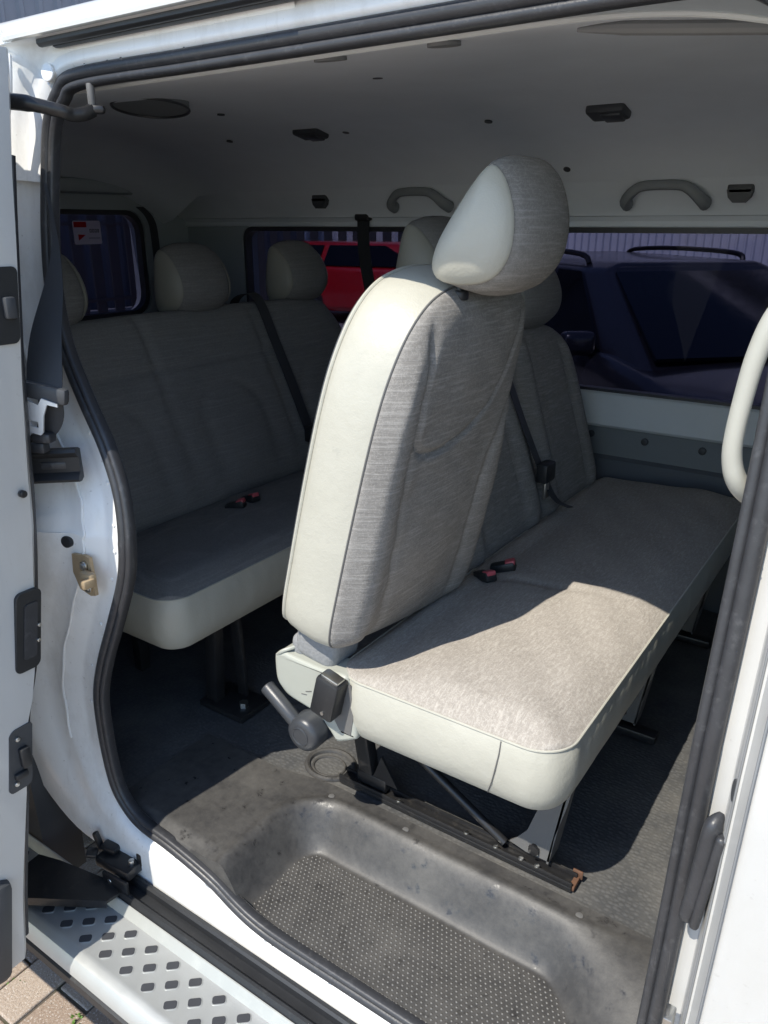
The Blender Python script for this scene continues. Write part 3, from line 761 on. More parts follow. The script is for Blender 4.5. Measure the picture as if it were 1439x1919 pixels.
for z in (1.045, 1.020): mk('screw', cyl((.006, interp(DY, z) - .008, z), (.0115, interp(DY, z) - .008, z), .0032, 12, .001), 'steel', la)
lb = on_edge('lower_latch', slant(.775, .885, .040, .009, .020), 'dark_plastic', .0065)
mk('latch_tongue', join(bevbox((.010, interp(DY, .83) - .014, .832), (.014, .016, .036), .003), bevbox((.009, interp(DY, .80) - .020, .803), (.01, .022, .012), .003)), 'black_plastic', lb)
mk('screw', cyl((.006, interp(DY, .87) - .026, .868), (.0105, interp(DY, .87) - .026, .868), .004, 12, .001), 'steel', lb)
mk('screw', cyl((.006, interp(DY, .79) - .028, .79), (.0105, interp(DY, .79) - .028, .79), .004, 12, .001), 'steel', lb)
lc = on_edge('upper_latch', slant(1.48, 1.585, .040, .009, .030), 'black_plastic', .0065)
mk('latch_tongue', bevbox((.010, interp(DY, 1.53) - .026, 1.53), (.012, .016, .03), .003), 'dark_plastic', lc)
mk('edge_screw', cyl((-.002, -.118, 1.259), (.0075, -.118, 1.259), .006, 14, .002), 'black_metal', sdoor).location = (0, 0, 0)
part('door_gasket', tube(catmull([(-.022, interp(DY, z) + .004, z) for z in [.47 + .07*k for k in range(19)]], 3), .007, 8), 'rubber', sdoor)
# lower cladding of the door's outer skin
def clad():
    zs = [.425 + .012*k for k in range(17)]; vs, fs = [], []
    for z in zs:
        yi = interp(DY, z); b = .012*math.sin(math.pi*(z-.425)/.2)
        vs += [V(-1.05, yi - .036 - b, z), V(.012, yi - .036 - b, z), V(.014, yi - .02, z), V(.004, yi - .0155, z), V(-.03, yi - .008, z)]
    for i in range(len(zs)-1):
        for k in range(4): fs.append((i*5+k, i*5+k+1, i*5+6+k, i*5+5+k))
    return vs, fs
# (outer face only: sits beyond the painted edge)
part('door_cladding', join(bevbox((-.512, -.290, .535), (1.06, .045, .19), .014, eul(-10))), 'dark_plastic', sdoor)
def outer_y(z): return interp(DY, z) - (.060 * sm(1.95, 1.2, z) + .090)
yo0, yo1 = outer_y(1.28), outer_y(1.72); so = (yo1 - yo0)/.44
part('door_window', plate(rrect(.80, .46, .07, 6, (-.53, 1.50*math.sqrt(1 + so*so))), [], (0, yo0 - so*1.28 - .005, 0), (1, 0, 0), (0, so, 1), .006), 'car_glass', sdoor)
# inner face of the open door: trim panel
part('door_trim', plate(rrect(.76, .62, .05, 5, (-.64, .86)), [], (0, .0, 0), (1, 0, 0), (0, -.19, 1), .02), 'trim_grey', sdoor)

# upper roller arm
arm_pts = catmull([(-.11, -.03, 1.806), (-.045, .003, 1.802), (-.012, .040, 1.793), (-.006, .058, 1.789), (.000, .074, 1.791), (.003, .088, 1.797)], 6)
arm = part('roller_arm', tube(arm_pts, [.011]*8 + [.0095]*(len(arm_pts) - 8), 12, sx=.85), 'black_metal')
part('arm_head', bevbox((.007, .091, 1.798), (.026, .015, .012), .005, eul(0, 0, 38)), 'black_metal', arm)
part('arm_pin', cyl((.003, .088, 1.800), (.003, .088, 1.832), .0058, 16, .001), 'leg_paint', arm)

# rear pillar fittings
tprof = [(.008, .026), (.0, .030), (-.010, .029), (-.013, .024), (-.008, .018), (-.002, .014), (-.002, -.010), (-.009, -.015), (-.013, -.020), (-.009, -.025), (.0, -.026), (.010, -.022)]
tpath = catmull([(-.75, -.085, 1.266), (-.30, -.085, 1.27), (-.12, -.084, 1.273), (-.07, -.066, 1.275), (-.03, -.039, 1.277), (.004, -.016, 1.279)], 5)
tv, tf = [], []
for i_, p_ in enumerate(tpath):
    d_ = (tpath[min(i_+1, len(tpath)-1)] - tpath[max(i_-1, 0)]).normalized(); n_ = V(-d_.y, d_.x, 0).normalized()
    tv += [p_ + n_*a + V(0, 0, b) for a, b in tprof]
m_ = len(tprof)
for i_ in range(len(tpath)-1):
    for k in range(m_): tf.append((i_*m_+k, i_*m_+(k+1) % m_, i_*m_+m_+(k+1) % m_, i_*m_+m_+k))
tf.append(tuple((len(tpath)-1)*m_+k for k in range(m_)))
trk = part('track_end', (tv, tf), 'black_plastic', sharp=40)
mk('clip', join(bevbox((-.030, -.0405, 1.2785), (.040, .005, .012), .002, eul(0, 0, 37)), bevbox((-.032, -.0425, 1.2785), (.010, .005, .009), .002, eul(0, 0, 37))), 'rubber', trk)
sp = part('striker_plate', plate([(-.030, .031), (.005, .036), (.018, .034), (.020, .006), (.022, -.034), (.008, -.038), (-.020, -.032), (-.034, -.004)], [], (-.012, -.0255, 1.086), (1, 0, 0), (0, 0, 1), .006), 'zinc')
mk('striker_loop', join(bevbox((.012, -.036, 1.0905), (.030, .014, .020), .004), bevbox((.024, -.046, 1.0865), (.012, .022, .015), .003)), 'zinc', sp)
for (x, z) in ((-.008, 1.104), (-.006, 1.074), (-.004, 1.064)):
    mk('bolt', join(cyl((x, -.0265, z), (x, -.031, z), .0082, 18, .0015), cyl((x, -.031, z), (x, -.0335, z), .0048, 6)), 'steel', sp)
part('pillar_plug', cyl((-.052, -.014, 1.137), (-.048, -.030, 1.1375), .0105, 22, .002), 'black_plastic')
part('wheel_arch_liner', ([V(x, y, z) for x, z in ((-1.30, .32), (-1.22, .55), (-1.05, .70), (-.85, .75), (-.62, .74), (-.45, .80), (-.36, .95), (-.28, 1.0), (-.27, .8), (-.25, .6), (-.24, .4), (-.24, .30)) for y in (-.066, .02)], [(2*k, 2*k+2, 2*k+3, 2*k+1) for k in range(11)] + [tuple(2*k for k in range(12)), tuple(2*k+1 for k in range(12))]), 'dark_plastic', sharp=20)
# lower roller bracket: carriage on the track and the arm to the door
br = part('roller_carriage', join(bevbox((-.025, -.036, .462), (.095, .040, .022), .005, eul(0, -3, 4)), bevbox((-.058, -.028, .478), (.038, .024, .014), .005, eul(0, 0, 12)), bevbox((.016, -.016, .478), (.014, .010, .030), .004),
                              bevbox((-.084, -.036, .486), (.011, .012, .044), .004, eul(0, -14, 20)), bevbox((-.080, -.056, .474), (.022, .024, .010), .004, eul(0, 14, 40)), bevbox((-.004, -.062, .444), (.066, .007, .036), .003, eul(0, 0, 6))), 'black_metal')
mk('pivot', cyl((-.018, -.068, .446), (-.018, -.060, .446), .006, 14, .002), 'steel', br)
part('roller', cyl((.008, -.030, .484), (.008, -.030, .472), .006, 16, .002), 'steel', br)
part('bracket_arm', join(plate([(-.19, -.205), (-.165, -.205), (.012, -.098), (.016, -.070), (-.03, -.062), (-.15, -.085), (-.20, -.10)], [], (0, 0, .440), (1, 0, 0), (0, 1, 0), .006),
                         ribbon([(-.185, -.206, .432), (-.165, -.204, .432), (.012, -.097, .434)], .018, (0, 0, 1), .004)), 'black_metal', br)

# front pillar fittings
fp_rub = part('rubber_stop', join(tube(catmull([(1.004, -.022, 1.092), (1.000, -.030, 1.078), (.998, -.032, 1.05), (.995, -.032, 1.0), (.992, -.031, .965), (.991, -.024, .952)], 6), [.003 + .0085*min(1, k/5, (30-k)/4) for k in range(31)], 12, sx=.8),
                              bevbox((1.0045, -.034, 1.015), (.010, .020, .125), .004, eul(0, 5, 0))), 'rubber', sharp=60)
part('pillar_slot', plate(ellipse(.004, .013), [], (1.0115, -.0385, 1.135), (.55, -.84, 0), (0, 0, 1), .002), 'dark_plastic')
part('lock_tongue', join(bevbox((.992, -.040, .800), (.010, .022, .05), .002), bevbox((.986, -.052, .782), (.03, .008, .008), .002)), 'steel')
hp = catmull([(1.000, .085, 1.600), (.985, .062, 1.590), (.966, .05, 1.566), (.9555, .047, 1.53), (.9505, .046, 1.49), (.948, .046, 1.455), (.949, .047, 1.432), (.955, .05, 1.412), (.966, .062, 1.396), (.985, .085, 1.385)], 6)
part('pillar_grab_handle', tube(hp, [.0118 - .0032*math.sin(math.pi*k/(len(hp)-1)) for k in range(len(hp))], 14, sx=1.1), 'cream_plastic')
part('handle_base', plate(catmull2 := [(p.x, p.z) for p in catmull([(.972, 0, 1.61), (.958, 0, 1.57), (.962, 0, 1.5), (.955, 0, 1.42), (.962, 0, 1.385), (.985, 0, 1.365), (1.02, 0, 1.4), (1.02, 0, 1.6)], 5, True)], [], (0, .070, 0), (1, 0, 0), (0, .05, 1), .012), 'cream_plastic')

# ------------------------------------------------------------------ upholstery builder
def block(outline, cen, side, front, back, O, Wd, Hd, Td, loops=26, gw=None):
    """outline (w,h) round cen; side: list of (t, grow) from the back rim to the front seam; front(s, w, h) -> t beyond the seam; back(s, w, h) -> t behind the rim.
    Returns (cover geo, face geo, seam path)"""
    O, Wd, Hd, Td = Vector(O), Vector(Wd), Vector(Hd), Vector(Td); n = len(outline)
    def P3(w_, h_, t): return O + Wd*w_ + Hd*h_ + Td*t
    cx, cy = cen
    def ringpts(s, tf):
        r = []
        for a, b in outline:
            w_, h_ = cx + (a-cx)*s, cy + (b-cy)*s; r.append(P3(w_, h_, tf(s, w_, h_)))
        return r
    def grown(g, t):
        r = []
        for i, (a, b) in enumerate(outline):
            p, q = outline[i-1], outline[(i+1) % n]; d = Vector((q[0]-p[0], q[1]-p[1])).normalized()
            k = g*gw(a, b) if (gw and g > 0) else g
            r.append(P3(a + d.y*k, b - d.x*k, t))
        return r
    cov = []
    t0 = side[0][0]
    nb = max(6, loops//2)
    rim0 = []
    for i, (a, b) in enumerate(outline):
        p, q = outline[i-1], outline[(i+1) % n]; d = Vector((q[0]-p[0], q[1]-p[1])).normalized(); g = side[0][1]
        rim0.append((a + d.y*g, b - d.x*g))
    for k in range(nb):
        s = lerp(.02, .985, (k/(nb-1))**.6); r = []
        for a, b in rim0:
            w_, h_ = cx + (a-cx)*s, cy + (b-cy)*s; r.append(P3(w_, h_, t0 + back(s, w_, h_)))
        cov.append(r)
    for t, g in side: cov.append(grown(g, t))
    fac = [grown(side[-1][1] - .0015, side[-1][0] - .001)]
    t1 = side[-1][0]
    for k in range(loops):
        s = 1 - (k + .35)/loops * .98
        if k < 8: s = 1 - .05*((k + .5)/8)**1.2
        else: s = lerp(.95, .02, (k - 8 + 1)/(loops - 8))
        fac.append(ringpts(s, lambda s, w_, h_: t1 + front(s, w_, h_)))
    def skin(rs, cap0, cap1):
        vs = [p for r in rs for p in r]; fs = []
        for i in range(len(rs)-1):
            for k in range(n): fs.append((i*n+k, i*n+(k+1) % n, (i+1)*n+(k+1) % n, (i+1)*n+k))
        if cap0: fs.append(tuple(range(n))[::-1])
        if cap1: fs.append(tuple((len(rs)-1)*n + k for k in range(n)))
        return vs, fs
    return skin(cov, True, False), skin(fac, False, True), grown(side[-1][1], t1)
def dense(poly, step=.008):
    """closed outline from control points, even spacing"""
    pts = catmull([(a, b, 0) for a, b in poly], 16, True); out = [pts[0]]
    acc = 0
    for p, q in zip(pts, pts[1:] + [pts[0]]):
        L = (q - p).length
        if acc + L >= step: out.append(q); acc = 0
        else: acc += L
    if (out[-1] - out[0]).length < step*.6: out.pop()
    A = sum(a.x*b.y - b.x*a.y for a, b in zip(out, out[1:] + out[:1]))
    if A < 0: out.reverse()
    return [(p.x, p.y) for p in out]
def dome(h, p=2.6): return lambda s, w_, h_: h * (max(0.0, 1 - s**p))**.5
HR_PROF = [(-.050, .006), (-.058, .024), (-.048, .056), (-.020, .100), (.008, .137), (.026, .150), (.043, .138), (.056, .112), (.063, .080), (.060, .044), (.046, .018), (.024, .004), (-.006, -.001), (-.032, .0)]
def headrest(parent, O, tilt=0, sc=1.0, hw=.105, fab='back_fabric'):
    """O: middle of the underside; profile in the side plane, fabric strap over front and top, vinyl cheeks"""
    a = R(tilt); H = V(math.sin(a), 0, math.cos(a)); T = V(math.cos(a), 0, -math.sin(a)); O = Vector(O)
    ol = [(p*sc, q*sc) for p, q in dense(HR_PROF, .006)]
    k = sc
    strap = [(-hw*k, -.004), (-hw*.94*k, .004), (-hw*.8*k, .011), (-hw*.5*k, .018), (-hw*.2*k, .0205), (hw*.2*k, .0205), (hw*.5*k, .018), (hw*.8*k, .011), (hw*.94*k, .004), (hw*k, -.002)]
    cheek = lambda s, w_, h_: .026*k*(max(0.0, 1 - s**2.2))**.62
    cov, fac, seam = block(ol, (.006*k, .068*k), strap, cheek, lambda s, w_, h_: -.020*k*(max(0.0, 1 - s**2.6))**.5, O, T, H, V(0, -1, 0), 20, lambda a, b: sm(-.045*k, .03*k, a - .25*(b - .07*k)))
    h = mk('headrest', cov, fab, parent, 60)
    vin = 'vinyl' if fab == 'back_fabric' else 'shaded_vinyl'
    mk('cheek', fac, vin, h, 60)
    mk('seam', tube(seam, .0012, 6, True), 'leg_paint', h)
    far = [V(p.x, 2*O.y - p.y, p.z) for p in fac[0]]
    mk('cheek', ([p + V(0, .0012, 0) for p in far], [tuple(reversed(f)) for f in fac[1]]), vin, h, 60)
    for s in (-.05, .05):
        p = O + V(0, s*sc, 0)
        mk('post', cyl(p - H*.12 - T*.035, p + H*.03 - T*.035, .006, 12), 'dark_plastic', h)
        mk('collar', cyl(p - H*.026 - T*.035, p - H*.012 - T*.035, .014, 16, .003), 'black_plastic', h)
    return h

# ------------------------------------------------------------------ MIDDLE BENCH
bench = thing('bench_seat', 'grey fabric middle bench with cream vinyl sides and one backrest folded forward', 'bench seat')
# long cushion
def rr_outline(x0, x1, y0, y1, r, step=.012):
    pts = []
    base = rrect(y1 - y0, x1 - x0, r, 9, ((y0+y1)/2, (x0+x1)/2)); out = []
    for p, q in zip(base, base[1:] + base[:1]):
        d = math.hypot(q[0]-p[0], q[1]-p[1]); k = max(1, int(d/step))
        for i in range(k): out.append((lerp(p[0], q[0], i/k), lerp(p[1], q[1], i/k)))
    return out
cush_ol = rr_outline(.355, .772, .172, 1.50, .062)
SEAM_Z = .922
def cush_top(s, w_, h_):
    # w_ = Y, h_ = X ; distance from the rim gives the roll of the edge
    d = min(w_ - .172, 1.50 - w_, h_ - .355, .772 - h_)
    d = max(0.0, d)
    roll = .020*(1 - math.exp(-d/.026))
    crown = .013*math.exp(-((h_ - .64)/.11)**2) - .012*math.exp(-((h_ - .40)/.06)**2)
    crease = -.006*math.exp(-((w_ - .655)/.010)**2) * sm(.75, .5, h_)
    dip = -.006*math.exp(-((w_ - .42)/.13)**2 - ((h_ - .55)/.10)**2) - .006*math.exp(-((w_ - 1.05)/.2)**2 - ((h_ - .55)/.10)**2)
    wr = .0022*math.sin(h_*38 + w_*14)*math.sin(w_*23 + h_*9) * sm(0, .05, d)
    return roll + (crown + dip)*sm(0, .06, d) + crease + wr
# grid-filled top so the relief stays sharp along its whole length
def cushion(ol, cen, z0, zs, top, bottom_in=.012):
    n = len(ol); cov = []
    def grown(g, z):
        r = []
        for i, (a, b) in enumerate(ol):
            p, q = ol[i-1], ol[(i+1) % n]; d = Vector((q[0]-p[0], q[1]-p[1])).normalized()
            u = (z - z0)/max(1e-6, zs - z0); q = g + .0011*math.sin(i*1.9 + 1.3*math.sin(i*.37))*u*u*sm(1.0, .86, u) + .0010*math.sin(i*.55 + u*3)*math.sin(u*3.1)
            r.append(V(b - d.x*q, a + d.y*q, z))
        return r
    H = zs - z0
    rings = [grown(-.03, z0 + .002), grown(-bottom_in, z0), grown(-.004, z0 + H*.10), grown(.004, z0 + H*.3), grown(.007, z0 + H*.55), grown(.005, z0 + H*.8), grown(.003, z0 + H*.88), grown(.001, z0 + H*.95), grown(-.001, zs)]
    vs = [p for r in rings for p in r]; fs = [tuple(range(n))]
    for i in range(len(rings)-1):
        for k in range(n): fs.append((i*n+k, i*n+(k+1) % n, (i+1)*n+(k+1) % n, (i+1)*n+k))
    side = (vs, fs)
    ss = [1.0, .997, .99, .98, .965, .95, .925] + [.9 - .03*k for k in range(30)]
    vt, ft = [], []
    cy, cx = cen
    # shrink by inset near the rim, then towards the centre line
    y0 = min(p[0] for p in ol); y1 = max(p[0] for p in ol); x0 = min(p[1] for p in ol); x1 = max(p[1] for p in ol)
    half = (x1 - x0)/2
    for k in range(34):
        ins = half*(k/33)**1.5
        for i, (a, b) in enumerate(ol):
            # move every rim point towards the medial segment
            ma = min(max(a, y0 + half), y1 - half); d = Vector((ma - a, cx - b)); L = d.length or 1
            f = ins/half; aa, bb = a + d.x*f, b + d.y*f
            vt.append(V(bb, aa, zs + (0 if k == 0 else top(0, aa, bb))))
    for i in range(33):
        for k in range(n): ft.append((i*n+k, i*n+(k+1) % n, (i+1)*n+(k+1) % n, (i+1)*n+k))
    return side, (vt, ft), grown(0, zs)
side, top, seamp = cushion(cush_ol, (.836, .5635), .806, SEAM_Z, cush_top)
cu = mk('cushion', side, 'vinyl', bench, 60)
mk('cushion_top', top, 'seat_fabric', cu, 60)
mk('piping', tube(seamp, .0021, 7, True), 'vinyl', cu)
mk('side_seam', tube([V(.676, .1712, .918), V(.676, .1670, .899), V(.672, .1650, .870), V(.666, .1678, .841), V(.658, .1760, .8176), V(.653, .184, .806)], .0011, 6), 'leg_paint', cu)
# forward-folded single backrest
TA = 12.5
Hh = V(math.sin(R(TA)), 0, math.cos(R(TA))); Tt = V(math.cos(R(TA)), 0, -math.sin(R(TA)))
BO = V(.366, .360, .970)
bo_l = [(-.150, .0), (.0, -.022), (.150, -.036), (.212, -.024), (.236, .03), (.240, .15), (.234, .28), (.220, .40), (.214, .49), (.206, .555), (.185, .598), (.12, .624), (.03, .631), (-.05, .628), (-.115, .608), (-.160, .565), (-.190, .50), (-.206, .42), (-.216, .30), (-.223, .15), (-.224, .05), (-.206, .012)]
bo_l = [(a*(.965 if a < 0 else 1.0), b*(.955 if b > 0 else 1.3)) for a, b in bo_l]
ol = dense(bo_l, .0075)
PANEL = [(p.x, p.y) for p in catmull([(-.118, .60, 0), (-.128, .50, 0), (-.130, .41, 0), (-.118, .366, 0), (-.085, .350, 0), (-.03, .350, 0), (.04, .368, 0), (.098, .408, 0), (.135, .47, 0), (.165, .56, 0)], 6)]
LOWL = [(p.x, p.y) for p in catmull([(-.130, .41, 0), (-.136, .33, 0), (-.128, .2, 0), (-.118, .08, 0), (-.112, -.01, 0)], 5)]
LOWR = [(p.x, p.y) for p in catmull([(.205, .42, 0), (.172, .36, 0), (.142, .27, 0), (.132, .15, 0), (.135, .0, 0)], 5)]
def dpoly(L, x, y):
    best = 9.0
    for (ax, ay), (bx, by) in zip(L, L[1:]):
        dx, dy = bx - ax, by - ay; t = ((x - ax)*dx + (y - ay)*dy)/(dx*dx + dy*dy); t = 0 if t < 0 else 1 if t > 1 else t
        d = (x - ax - dx*t)**2 + (y - ay - dy*t)**2
        if d < best: best = d
    return best
def seamfn(w_, h_):
    """relief of the seat face: side bolsters, curved panel seam, lumbar swell"""
    bol = .013*(math.exp(-((w_ + .178)/.036)**2)*sm(.62, .45, h_) + math.exp(-((w_ - .185)/.040)**2)*sm(.46, .25, h_))
    g1 = -.0075*math.exp(-dpoly(PANEL, w_, h_)/.0055**2)
    g2 = -.0045*math.exp(-dpoly(LOWL, w_, h_)/.009**2) - .0050*math.exp(-dpoly(LOWR, w_, h_)/.009**2)
    lum = .010*math.exp(-((h_ - .17)/.12)**2)*math.exp(-(w_/.13)**2)
    top = .007*math.exp(-((h_ - .50)/.11)**2)*math.exp(-(w_/.14)**2)
    wr = .0011*math.sin(h_*70 + 4*math.sin(w_*22))*math.exp(-((w_ + .125)/.03)**2) + .0009*math.sin(w_*60 + h_*31)*math.sin(h_*43)
    return bol + g1 + g2 + lum + top + wr
def bfront(s, w_, h_):
    return .034*(max(0.0, 1 - s**7))**.5 + seamfn(w_, h_)*sm(1.0, .9, s)
cov, fac, seam = block(ol, (0, .31), [(-.100, -.010), (-.096, -.001), (-.086, .003), (-.06, .006), (-.03, .006), (-.01, .003), (.0, .0)], bfront, lambda s, w_, h_: -.004*(1 - s**4), BO, V(0, 1, 0), Hh, Tt, 64)
bk = mk('folding_backrest', cov, 'vinyl', bench, 60)
mk('face', fac, 'back_fabric', bk, 60)
mk('seam', tube(seam, .0016, 6, True), 'leg_paint', bk)
rim = []
for i, (a, b) in enumerate(ol):
    p, q = ol[i-1], ol[(i+1) % len(ol)]; d = Vector((q[0]-p[0], q[1]-p[1])).normalized(); g = -.003
    rim.append(BO + V(0, 1, 0)*(a + d.y*g) + Hh*(b - d.x*g) + Tt*(-.1005))
mk('piping', tube(rim, .0035, 8, True), 'vinyl', bk)
mk('back_shell', plate([(a*.965, .30 + (b - .30)*.975) for a, b in ol], [], BO - Tt*.1035, (0, 1, 0), Hh, .006), 'dark_plastic', bk)
headrest(bench, V(.538, .362, 1.561), 1, 1.02, .088)
# fixed double backrest
TB = -17
Hb = V(math.sin(R(TB)), 0, math.cos(R(TB))); Tb = V(math.cos(R(TB)), 0, -math.sin(R(TB)))
dw = .425
dbl = dense([(-.35, 0), (.0, 0), (.35, 0), (.405, .015), (.425, .06), (.425, .2), (.415, .34), (.39, .43), (.35, .475), (.28, .50), (.15, .505), (.0, .492), (-.15, .505), (-.28, .50), (-.35, .475), (-.39, .43), (-.415, .34), (-.425, .2), (-.425, .06), (-.405, .015)], .014)
def dfront(s, w_, h_):
    q = (abs(w_) - .21)
    r = .014*math.exp(-((abs(q) - .15)/.04)**2) - .006*math.exp(-((abs(q) - .105)/.008)**2) - .006*math.exp(-((h_ - .30)/.008)**2)*(1 if abs(q) < .105 else 0) - .008*math.exp(-(w_/.012)**2)
    return .034*(max(0.0, 1 - s**8))**.5 + r*sm(1.0, .9, s)
DO = V(.335, 1.065, .90)
cov, fac, seam = block(dbl, (0, .25), [(-.09, -.01), (-.085, 0), (-.05, .005), (-.01, .003), (0, 0)], dfront, lambda s, w_, h_: -.004, DO, V(0, 1, 0), Hb, Tb, 40)
db = mk('fixed_backrest', cov, 'vinyl', bench, 60); mk('face', fac, 'back_fabric', db, 60); mk('seam', tube(seam, .0016, 6, True), 'leg_paint', db)
for y, up in ((-.19, .600), (.205, .512)): headrest(bench, DO + V(0, y, 0) + Hb*up, -24, 1.12, .105 if y > 0 else .095, 'shaded_fabric')
# recliner cover, lever, latch block, felt gaiter
RY = .170
rc_poly = [(.226, .905), (.230, .918), (.246, .926), (.27, .9245), (.333, .9215), (.378, .926), (.392, .915), (.402, .87), (.408, .815), (.400, .803), (.372, .788), (.362, .786), (.345, .805), (.32, .825), (.30, .83), (.258, .838), (.240, .850), (.228, .868)]
rcd = catmull([(a, 0, b) for a, b in rc_poly], 4, True)
rc = mk('recliner_cover', plate([(p.x, p.z) for p in rcd], [], (0, RY, 0), (1, 0, 0), (0, 0, 1), .055), 'cover_plastic', bench, 30)
bm = bmesh.new(); bm.from_mesh(rc.data)
bmesh.ops.bevel(bm, geom=[e for e in bm.edges if all(abs(v.co.y - RY) < 1e-4 for v in e.verts) and len(e.link_faces) == 2 and e.calc_face_angle(0) > .9], offset=.006, segments=3, affect='EDGES', profile=.5)
for f in bm.faces: f.smooth = True
bm.to_mesh(rc.data); bm.free()
mk('edge_wall', tube(catmull([(.231, RY + .004, .915), (.246, RY + .002, .9285), (.262, RY + .02, .9345), (.266, RY + .05, .936)], 5), .0035, 8), 'cover_plastic', rc)
for (a, b) in (((.288, .857), (.300, .859)), ((.298, .865), (.311, .870))):
    mk('scratch', tube([(a[0], RY - .0005, a[1]), (b[0], RY - .0005, b[1])], .0008, 5), 'leg_paint', rc)
lev = mk('recline_lever', join(cyl((.308, RY - .022, .800), (.218, RY - .016, .856), .0135, 20, .004)), 'lever_plastic', bench, 40)
mk('knob', join(tube([(.312, RY + .0, .797), (.312, RY - .024, .797), (.312, RY - .032, .797), (.312, RY - .036, .797), (.312, RY - .0365, .797)], [.034, .034, .031, .025, .016], 36), tube([V(.312 + .0165*math.cos(a), RY - .0365, .797 + .0165*math.sin(a)) for a in [2*math.pi*k/32 for k in range(32)]], .0016, 6, True)), 'lever_plastic', lev, 40)
lbm = eul(0, 14, 0)
lb_ = mk('latch_block', bevbox((.362, RY - .014, .888), (.048, .036, .078), .006, lbm), 'black_plastic', bench)
mk('latch_button', bevbox((.372, RY - .015, .9275), (.036, .022, .006), .002, lbm), 'steel', lb_)
mk('latch_ribs', join(*[bevbox((.358 + .0045*k, RY - .014, .9315 - .0011*k), (.0018, .016, .003), .0005, lbm) for k in range(7)]), 'dark_plastic', lb_)
mk('screw', cyl((.360, RY - .0335, .862), (.360, RY - .0315, .862), .0035, 12), 'steel', lb_)
mk('recess', plate([(.352, .885), (.398, .915), (.404, .86), (.396, .812), (.372, .815), (.356, .84)], [], (0, RY - .0012, 0), (1, 0, 0), (0, 0, 1), .002), 'leg_paint', rc)
mk('gaiter', join(bevbox((.308, .225, .952), (.092, .085, .075), .018, eul(0, 12, 0), 4), bevbox((.268, .215, .936), (.035, .06, .045), .015, eul(0, 0, 0), 4)), 'felt', bench, 60)
mk('hinge_pin', cyl((.232, .235, .99), (.220, .215, .988), .007, 12, .002), 'black_metal', bench)
# feet, struts and floor rail of the bench
rail = mk('floor_rail', join(bevbox((.515, .315, .569), (.50, .032, .010), .002), bevbox((.515, .302, .577), (.50, .004, .014), .001), bevbox((.515, .328, .577), (.50, .004, .012), .001)), 'black_metal', bench)
mk('rusty_end', join(bevbox((.764, .318, .570), (.010, .030, .010), .002), bevbox((.764, .333, .578), (.018, .004, .016), .001)), 'rust', rail)
for x in (.41, .56, .62, .67, .70): mk('rail_bolt', cyl((x, .302, .583), (x, .302, .588), .005, 10, .0015), 'steel', rail)
mk('rear_foot', join(bevbox((.312, .325, .675), (.034, .028, .25), .005, eul(0, -9, 0)), bevbox((.338, .325, .592), (.07, .03, .03), .004)), 'black_metal', bench)
mk('gusset', plate([(.34, .60), (.40, .60), (.362, .66)], [], (0, .312, 0), (1, 0, 0), (0, 0, 1), .006), 'black_metal', bench)
mk('diagonal_strut', tube([(.335, .322, .765), (.45, .32, .688), (.63, .318, .588)], .0085, 12), 'black_metal', bench)
def sheet_leg(y, nm='front_leg'):
    poly = [(.672, .592), (.640, .600), (.652, .612), (.672, .64), (.690, .70), (.702, .805), (.752, .805), (.738, .72), (.722, .65), (.716, .592)]
    return mk(nm, join(plate(poly, [ellipse(.006, .006, 14, (.688, .612))], (0, y, 0), (1, 0, 0), (0, 0, 1), .004), plate([(0, .592), (.045, .592), (.045, .80), (0, .80)], [], (.716 - .14*.592, y, 0), (0, 1, 0), (.14, 0, 1), .004)), 'leg_paint', bench)
l1 = sheet_leg(.315)
mk('leg_bolt', cyl((.688, .309, .606), (.688, .320, .606), .011, 6, .001), 'black_metal', l1)
for y in (.80, 1.30): sheet_leg(y)
mk('rear_leg', join(bevbox((.33, .80, .69), (.03, .03, .24), .004), bevbox((.33, 1.30, .69), (.03, .03, .24), .004)), 'black_metal', bench)
mk('seat_frame', join(bevbox((.56, .84, .798), (.36, 1.24, .018), .004)), 'black_metal', bench)
for y in (.80, 1.30): mk('floor_rail', bevbox((.515, y, .574), (.50, .034, .02), .003), 'black_metal', bench)
def buckle(parent, p, rz, nm='buckle'):
    b = mk(nm, bevbox(p, (.055, .028, .022), .005, eul(0, -18, rz)), 'black_plastic', parent)
    mk('release_button', bevbox(Vector(p) + eul(0, -18, rz) @ V(.018, 0, .008), (.022, .022, .011), .003, eul(0, -18, rz)), 'buckle_red', b); return b
buckle(bench, (.405, .640, .936), -30); buckle(bench, (.418, .70, .938), 20)

